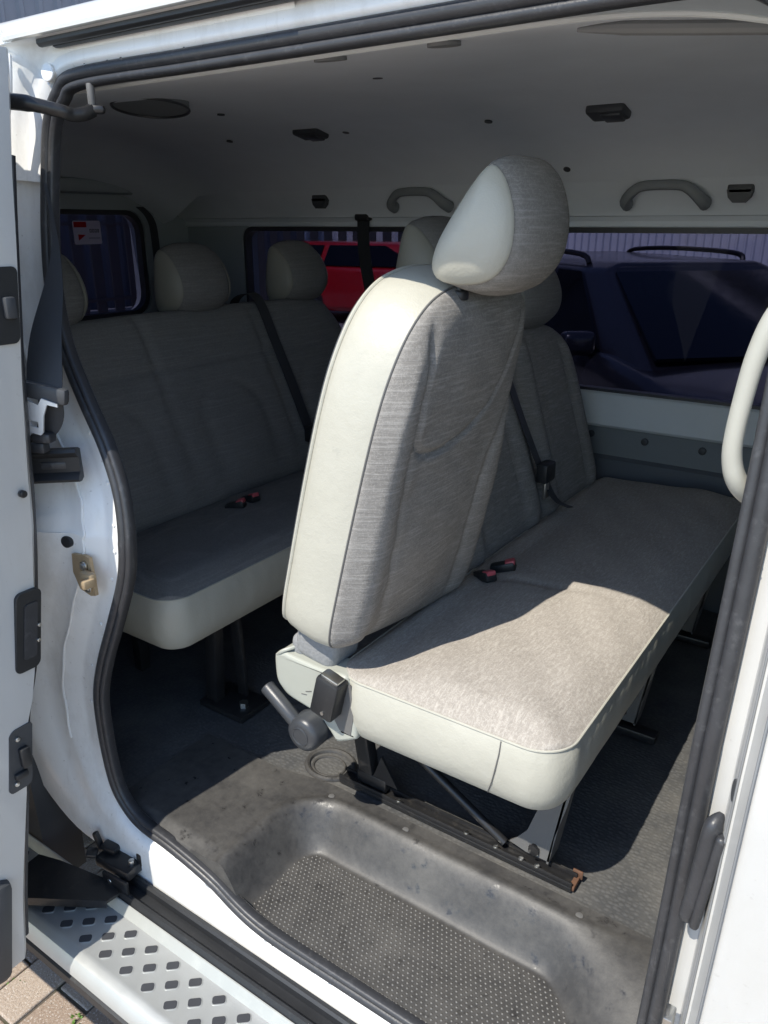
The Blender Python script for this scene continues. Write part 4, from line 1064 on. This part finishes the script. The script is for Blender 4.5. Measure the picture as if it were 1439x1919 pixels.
# ------------------------------------------------------------------ FRONT SEATS (just ahead of the doorway)
for yc, lab in ((.40, 'grey fabric front passenger seat ahead of the doorway'), (1.22, 'grey fabric driver seat on the far side of the cab')):
    fs_ = thing('front_seat', lab, 'seat', (1.5, yc, FLOOR), 'front row seats')
    FO = V(1.42, yc, 1.0); Hf = V(math.sin(R(-14)), 0, math.cos(R(-14))); Tf = V(math.cos(R(-14)), 0, -math.sin(R(-14)))
    cov, fac, seam = block(dense(bo_l, .02), (0, .31), [(-.10, -.01), (-.09, 0), (-.05, .005), (-.01, .003), (0, 0)], lambda s, w_, h_: .034*(max(0.0, 1 - s**7))**.5, lambda s, w_, h_: -.004, FO, V(0, 1, 0), Hf, Tf, 16)
    b_ = mk('backrest', cov, 'vinyl', fs_, 60); f_ = mk('face', fac, 'seat_fabric', b_, 60)
    h_ = headrest(fs_, FO + Hf*.64, -20, 1.05)
    sd_, tp_, sp_ = cushion(rr_outline(1.40, 1.88, yc - .24, yc + .24, .06, .03), (yc, 1.64), .86, .98, lambda s, a, b: .015)
    c_ = mk('cushion', sd_, 'vinyl', fs_, 60); mk('cushion_top', tp_, 'seat_fabric', c_, 60)
    p_ = mk('seat_box', bevbox((1.63, yc, .71), (.42, .42, .29), .02), 'dark_plastic', fs_)
    for o in (b_, h_, c_, p_): o.location = -fs_.location

# ------------------------------------------------------------------ REAR BENCH
rbench = thing('bench_seat', 'dark three-seat rear bench in the shaded back of the van', 'bench seat')
r_ol = rr_outline(-.50, -.075, .19, 1.50, .06)
def rtop(s, w_, h_):
    d = max(0.0, min(w_ - .19, 1.5 - w_, h_ + .5, -.075 - h_))
    return .018*(1 - math.exp(-d/.022)) + (.008*math.exp(-((h_ + .17)/.1)**2) - .010*math.exp(-((h_ + .45)/.06)**2))*sm(0, .06, d) + .002*math.sin(h_*30 + w_*11)*math.sin(w_*19)*sm(0, .05, d)
side, top, seamp = cushion(r_ol, (.845, -.2875), .795, .915, rtop)
rcu = mk('cushion', side, 'vinyl', rbench, 60); mk('cushion_top', top, 'shaded_fabric', rcu, 60); mk('piping', tube(seamp, .0021, 7, True), 'vinyl', rcu)
TR = -24
Hr = V(math.sin(R(TR)), 0, math.cos(R(TR))); Tr = V(math.cos(R(TR)), 0, -math.sin(R(TR)))
rol = dense([(-.56, 0), (0, 0), (.56, 0), (.63, .015), (.65, .06), (.65, .25), (.64, .40), (.61, .48), (.55, .53), (.3, .545), (0, .545), (-.3, .545), (-.55, .53), (-.61, .48), (-.64, .40), (-.65, .25), (-.65, .06), (-.63, .015)], .016)
def rfront(s, w_, h_):
    r = 0
    for c in (-.42, 0, .42):
        q = w_ - c; e = .115*(max(0.0, 1 - (max(0, h_ - .22)/.10)**2))**.5 if h_ < .32 else 0
        if h_ < .33: r -= .006*math.exp(-((abs(q) - e)/.016)**2)*sm(.33, .29, h_)
        r += .010*math.exp(-((h_ - .15)/.1)**2)*math.exp(-(q/.10)**2)
    r -= .008*math.exp(-((h_ - .385)/.009)**2)
    for c in (-.21, .21): r -= .010*math.exp(-((w_ - c)/.012)**2)
    return .034*(max(0.0, 1 - s**9))**.5 + r*sm(1.0, .93, s)
RO = V(-.445, .84, .915)
cov, fac, seam = block(rol, (0, .27), [(-.09, -.01), (-.085, 0), (-.05, .005), (-.01, .003), (0, 0)], rfront, lambda s, w_, h_: -.004, RO, V(0, 1, 0), Hr, Tr, 44)
rb_ = mk('backrest', cov, 'vinyl', rbench, 60); mk('face', fac, 'shaded_fabric', rb_, 60); mk('seam', tube(seam, .0016, 6, True), 'leg_paint', rb_)
for y in (-.45, .04, .50): headrest(rbench, RO + V(0, y, 0) + Hr*.545, -28, 1.10, .080, 'shaded_fabric')
for y in (.36, .95, 1.4):
    f = mk('leg', join(bevbox((-.145, y, .69), (.035, .03, .25), .004, eul(0, 4, 0)), bevbox((-.115, y + .05, .69), (.03, .012, .25), .003, eul(0, -3, 0))), 'black_metal', rbench)
    mk('foot', bevbox((-.11, y + .02, .569), (.14, .10, .016), .004), 'black_metal', f)
    mk('foot_bolt', cyl((-.07, y + .01, .576), (-.07, y + .01, .590), .011, 6), 'steel', f)
    mk('rear_leg', bevbox((-.42, y, .69), (.03, .03, .25), .004), 'black_metal', rbench)
mk('seat_frame', bevbox((-.28, .84, .788), (.34, 1.2, .018), .004), 'black_metal', rbench)
buckle(rbench, (-.35, .66, .936), 25); buckle(rbench, (-.352, .72, .938), -10)

# ------------------------------------------------------------------ seat belts
def belt(name, label, pts, wid, wdir, buck=None, mat='belt_web'):
    e = thing(name, label, 'seat belt', pts[0])
    for v_ in (): pass
    o = mk('webbing', ribbon(catmull(pts, 6), wid, wdir), mat, e); o.location = -Vector(pts[0])
    if buck:
        for nm, g, mt in buck:
            q = mk(nm, g, mt, e); q.location = -Vector(pts[0])
    return e
# belt hanging out over the rear pillar
bp = catmull([(-.10, .062, 1.70), (-.072, .047, 1.62), (-.048, .018, 1.555), (-.024, -.024, 1.48), (-.004, -.052, 1.410)], 6)
wd = [lerp(.006, .058, sm(.12, .95, k/(len(bp)-1))) for k in range(len(bp))]
wdv = [V(lerp(.5, .9, k/(len(bp)-1)), lerp(.3, .42, k/(len(bp)-1)), -.10) for k in range(len(bp))]
e = thing('seat_belt', 'black seat belt with a silver tongue hanging over the white rear pillar', 'seat belt', (-.004, -.052, 1.41))
def bpart(nm, g, mt):
    q = mk(nm, g, mt, e); q.location = -e.location; return q
bpart('webbing', ribbon(bp, wd, wdv), 'belt_web')
bpart('tongue_grip', bevbox((-.004, -.052, 1.401), (.074, .016, .026), .006, eul(0, 10, 24)), 'dark_plastic')
tsc = 1.22
tg = plate([(a*tsc, b*tsc) for a, b in [(-.032, .032), (-.016, .032), (-.011, .016), (.008, .011), (.014, .020), (.034, .016), (.034, .012), (.020, .013), (.013, -.002), (.008, -.024), (.004, -.028), (-.010, -.026), (-.015, -.018), (-.016, .008), (-.022, .020), (-.032, .026)]], [[(a*tsc, b*tsc) for a, b in [(-.008, -.010), (.004, -.011), (.003, -.019), (-.007, -.018)]]], (-.014, -.070, 1.372), (.9, .42, -.12), (-.06, 0, 1), .003)
bpart('tongue', tg, 'bright_steel')
bpart('lower_webbing', ribbon(catmull([(.0, -.048, 1.392), (-.006, -.046, 1.362), (-.020, -.050, 1.338), (-.05, -.056, 1.318), (-.10, -.058, 1.31)], 5), .040, (.9, .42, 0)), 'belt_web')
bpart('belt_guide', join(bevbox((-.020, -.056, 1.330), (.034, .022, .016), .005, eul(0, 0, 24)), bevbox((-.028, -.06, 1.314), (.026, .02, .018), .005, eul(0, 0, 24))), 'rubber')
def rowbelt(label, pts, wid=.045, wdir=(0, 1, .1), bk_at=None, anchor=False):
    e2 = thing('seat_belt', label, 'seat belt', pts[-1])
    o = mk('webbing', ribbon(catmull(pts, 6), wid, wdir), 'belt_web', e2); o.location = -Vector(pts[-1])
    if bk_at:
        q = mk('buckle', bevbox(bk_at, (.03, .06, .05), .006), 'black_plastic', e2); q.location = -Vector(pts[-1])
        q2 = mk('tongue', bevbox(Vector(bk_at) + V(.004, 0, -.045), (.006, .026, .05), .002), 'steel', e2); q2.location = -Vector(pts[-1])
    if anchor:
        q = mk('anchor', bevbox(pts[0], (.06, .03, .05), .008), 'black_plastic', e2); q.location = -Vector(pts[-1])
    return e2
def on_face(O, H, T, w_, h_, t): return O + V(0, w_, 0) + H*h_ + T*t
rowbelt('black belt lying diagonally across the rear bench backrest', [on_face(RO, Hr, Tr, a, b, c) for a, b, c in ((.235, .50, -.10), (.235, .565, -.05), (.235, .57, .01), (.24, .535, .045), (.245, .40, .047), (.25, .25, .048), (.25, .10, .05), (.255, .02, .06))], .04, (0, 1, .05), on_face(RO, Hr, Tr, .252, .10, .06))
rowbelt('dark belt with buckle lying across the fixed middle-row backrest', [on_face(DO, Hb, Tb, a, b, c) for a, b, c in ((-.075, .40, .05), (-.05, .28, .052), (-.01, .14, .055), (.02, .06, .06), (.035, .03, .09))], .04, (0, 1, -.25), on_face(DO, Hb, Tb, -.01, .14, .065))
rowbelt('black belt hanging from the cant rail in front of the quarter window', [(-.56, 1.545, 1.675), (-.56, 1.548, 1.55), (-.53, 1.55, 1.40), (-.49, 1.552, 1.25), (-.47, 1.552, 1.0)], .05, (1, 0, 0), None, True)
rowbelt('black belt curving down the rear corner post by the tail window', [(-1.40, 1.30, 1.70), (-1.39, 1.335, 1.66), (-1.385, 1.345, 1.58), (-1.385, 1.345, 1.30)], .035, (0, 1, 0), None, False)

# ------------------------------------------------------------------ the yard beyond: wall, fence, cars
def corrugated(x0, y0, x1, y1, h, pitch=.09, depth=.035):
    d = V(x1 - x0, y1 - y0, 0); L = d.length; d.normalize(); nn = V(d.y, -d.x, 0); n = int(L/pitch); vs, fs = [], []
    prof = []
    for i in range(n):
        for f, dd in ((0, 0), (.55, 0), (.68, depth), (.87, depth)): prof.append(((i + f)*pitch, dd))
    for s, q in prof:
        p = V(x0, y0, 0) + d*s + nn*q; vs += [p, p + V(0, 0, h)]
    for i in range(len(prof)-1): fs.append((2*i, 2*i+2, 2*i+3, 2*i+1))
    return vs, fs
shed = thing('metal_shed', 'pale corrugated metal shed wall beyond the side window', 'building', (0, 9, 0))
o = mk('wall', corrugated(-3.6, 9.0, 12, 9.0, 5.2), 'cladding', shed, 20); o.location = -shed.location
o = mk('plinth', bevbox((4.2, 9.1, .2), (15.6, .14, .4), .02), 'concrete', shed); o.location = -shed.location
o = mk('eaves', bevbox((4.2, 8.98, 5.25), (15.8, .3, .22), .02), 'cladding', shed); o.location = -shed.location
hall = thing('storage_hall', 'tall grey clad hall behind the van, seen over the roof corner', 'building', (-13, 4, 0))
o = mk('wall', corrugated(-13, -8, -13, 16, 9.0, .38, .05), 'hall_cladding', hall, 20); o.location = -hall.location
o = mk('side_wall', corrugated(-13, 16, 2, 16, 9.0, .38, .05), 'cladding', hall, 20); o.location = -hall.location
for y in (-6.5, -3.1, .3, 3.7, 7.1, 10.5):
    o = mk('column', bevbox((-12.88, y, 4.5), (.22, .3, 9.0), .02), 'fence_metal', hall); o.location = -hall.location
def fence(label, x0, y0, x1, y1, h=2.1, pitch=.36, wd=.20):
    d = V(x1-x0, y1-y0, 0); L = d.length; d.normalize(); e3 = thing('palisade_fence', label, 'fence', (x0, y0, 0)); ang = math.degrees(math.atan2(d.y, d.x))
    g = bevbox((0, 0, h/2), (wd, .03, h), .006, seg=1); base = mk('pale', g, 'fence_metal', e3)
    n = int(L/pitch)
    for i in range(n):
        o = base if i == 0 else base.copy()
        if i: COL.objects.link(o); o.parent = e3
        o.location = d*(i*pitch + .1); o.rotation_euler = (0, 0, R(ang))
    for z in (.45, 1.65):
        r = mk('rail', bevbox((L/2, .035, z), (L, .04, .06), .006), 'fence_metal', e3); r.rotation_euler = (0, 0, R(ang))
    return e3
fence('dark palisade fence across the yard behind the red car', -14.5, 12.6, -4.2, 13.4)
fence('dark palisade fence seen through the tail window', -10.5, 9.6, -10.3, 1.5)

def car(name, label, loc, heading, body, L=4.6, Wd=1.8, H=1.42, rails=True):
    """nose along +x before turning by heading"""
    e4 = thing(name, label, 'car', loc); hw = Wd/2
    st = [(-L/2, .62, .45, .86), (-L/2 + .08, .86, .30, .94), (-1.5, .97, .2, .97), (-.2, 1.0, .2, .95), (.95, 1.0, .2, .95), (1.35, .98, .22, .90), (L/2 - .35, .92, .24, .80), (L/2 - .06, .78, .30, .70), (L/2, .60, .40, .60)]
    vs, fs = [], []
    for x, f, zb, zt in st:
        y = hw*f
        sec = [(0, zb), (y*.9, zb), (y, zb + .08), (y, (zb + zt)/2), (y*.985, zt - .06), (y*.93, zt), (y*.5, zt + .025), (0, zt + .035)]
        sec = sec + [(-a, b) for a, b in sec[-2:0:-1]]
        vs += [V(x, a, b) for a, b in sec]
    m = 14
    for i in range(len(st)-1):
        for k in range(m): fs.append((i*m+k, i*m+(k+1) % m, i*m+m+(k+1) % m, i*m+m+k))
    fs.append(tuple(range(m))[::-1]); fs.append(tuple((len(st)-1)*m+k for k in range(m)))
    bd = mk('body', (vs, fs), body, e4, 80)
    zb = .95; ri = hw*.70
    # cabin: belt ring and roof ring
    B = [(-2.10, hw*.86), (-1.6, hw*.93), (.85, hw*.93), (1.28, hw*.84)]; T_ = [(-1.82, ri*.93), (-1.4, ri), (.05, ri), (.35, ri*.93)]
    def cab(y): return None
    vs, fs = [], []
    for (x, y) in B: vs += [V(x, y, zb - .04), V(x, -y, zb - .04)]
    for (x, y) in T_: vs += [V(x, y, H - .05), V(x, -y, H - .05)]
    for (x, y) in T_: vs += [V(x*.93 - .02, y*.8, H), V(x*.93 - .02, -y*.8, H)]
    for s in (0, 1):
        for k in range(3): fs += [(2*k+s, 2*k+2+s, 8+2*k+2+s, 8+2*k+s), (8+2*k+s, 8+2*k+2+s, 16+2*k+2+s, 16+2*k+s)]
    fs += [(0, 1, 9, 8), (6, 7, 15, 14), (8, 9, 17, 16), (14, 15, 23, 22), (16, 17, 19, 18), (18, 19, 21, 20), (20, 21, 23, 22)]
    cb = mk('cabin', (vs, fs), body, e4, 45)
    for q, wq in ((cb, .05), (bd, .06)):
        bv = q.modifiers.new('round', 'BEVEL'); bv.width = wq; bv.segments = 4; bv.limit_method = 'ANGLE'; bv.angle_limit = R(12)
        for f_ in q.data.polygons: f_.use_smooth = True
    def pane(nm, a, b, c, d_, ins=.08, off=.014):
        c0 = (a + b + c + d_)/4; n_ = (b - a).cross(d_ - a).normalized()
        if n_.dot(c0 - V(-.4, 0, 1.1)) < 0: n_ = -n_
        q = [p + (c0 - p)*ins + n_*off for p in (a, b, c, d_)]
        return mk(nm, (q + [p - n_*.02 for p in q], [(0, 1, 2, 3), (7, 6, 5, 4), (0, 4, 5, 1), (1, 5, 6, 2), (2, 6, 7, 3), (3, 7, 4, 0)]), 'car_glass', e4)
    pane('windscreen', V(1.28, hw*.84, zb), V(1.28, -hw*.84, zb), V(.35, -ri*.93, H - .05), V(.35, ri*.93, H - .05), .07)
    pane('tailgate_window', V(-2.10, hw*.86, zb), V(-2.10, -hw*.86, zb), V(-1.82, -ri*.93, H - .05), V(-1.82, ri*.93, H - .05), .1)
    for s in (1, -1):
        for (xa, xb, ta, tb) in ((.90, -.10, .12, -.28), (-.16, -1.05, -.33, -1.0), (-1.1, -1.75, -1.05, -1.5)):
            pane('door_window', V(xa, s*hw*.93, zb), V(xb, s*hw*.93, zb), V(tb, s*ri, H - .05), V(ta, s*ri, H - .05), .09)
        mk('mirror', bevbox((.78, s*(hw*.93 + .10), 1.0), (.12, .20, .14), .04, seg=3), body, e4)
        if rails: mk('roof_rail', tube(catmull([(.02, s*ri*.88, H - .02), (-.1, s*ri*.90, H + .035), (-.9, s*ri*.90, H + .045), (-1.5, s*ri*.88, H + .02), (-1.62, s*ri*.86, H - .03)], 5), .018, 8), 'car_trim', e4)
        for x in (1.45, -1.3):
            wl = mk('wheel', tube([(x, s*(hw - .18), .32), (x, s*(hw - .16), .32), (x, s*(hw - .02), .32), (x, s*hw, .32)], [.27, .32, .32, .28], 28), 'tyre', e4)
            mk('rim', tube([(x, s*(hw - .02), .32), (x, s*(hw + .008), .32)], [.22, .20], 20), 'steel', wl)
        mk('headlight', bevbox((L/2 - .14, s*hw*.66, .66), (.22, .34, .13), .05, seg=3), 'screen_glass' if False else 'chrome', e4)
    mk('grille', bevbox((L/2 - .01, 0, .56), (.06, .8, .16), .03), 'car_trim', e4)
    e4.rotation_euler = (0, 0, heading)
    return e4
car('parked_car', 'dark blue estate car with roof rails parked outside the side window', (-.44, 4.83, 0), R(-45), 'car_blue')
car('parked_car', 'bright red car parked beyond the quarter window', (-6.9, 11.3, 0), R(8), 'car_red', H=1.36, rails=False)
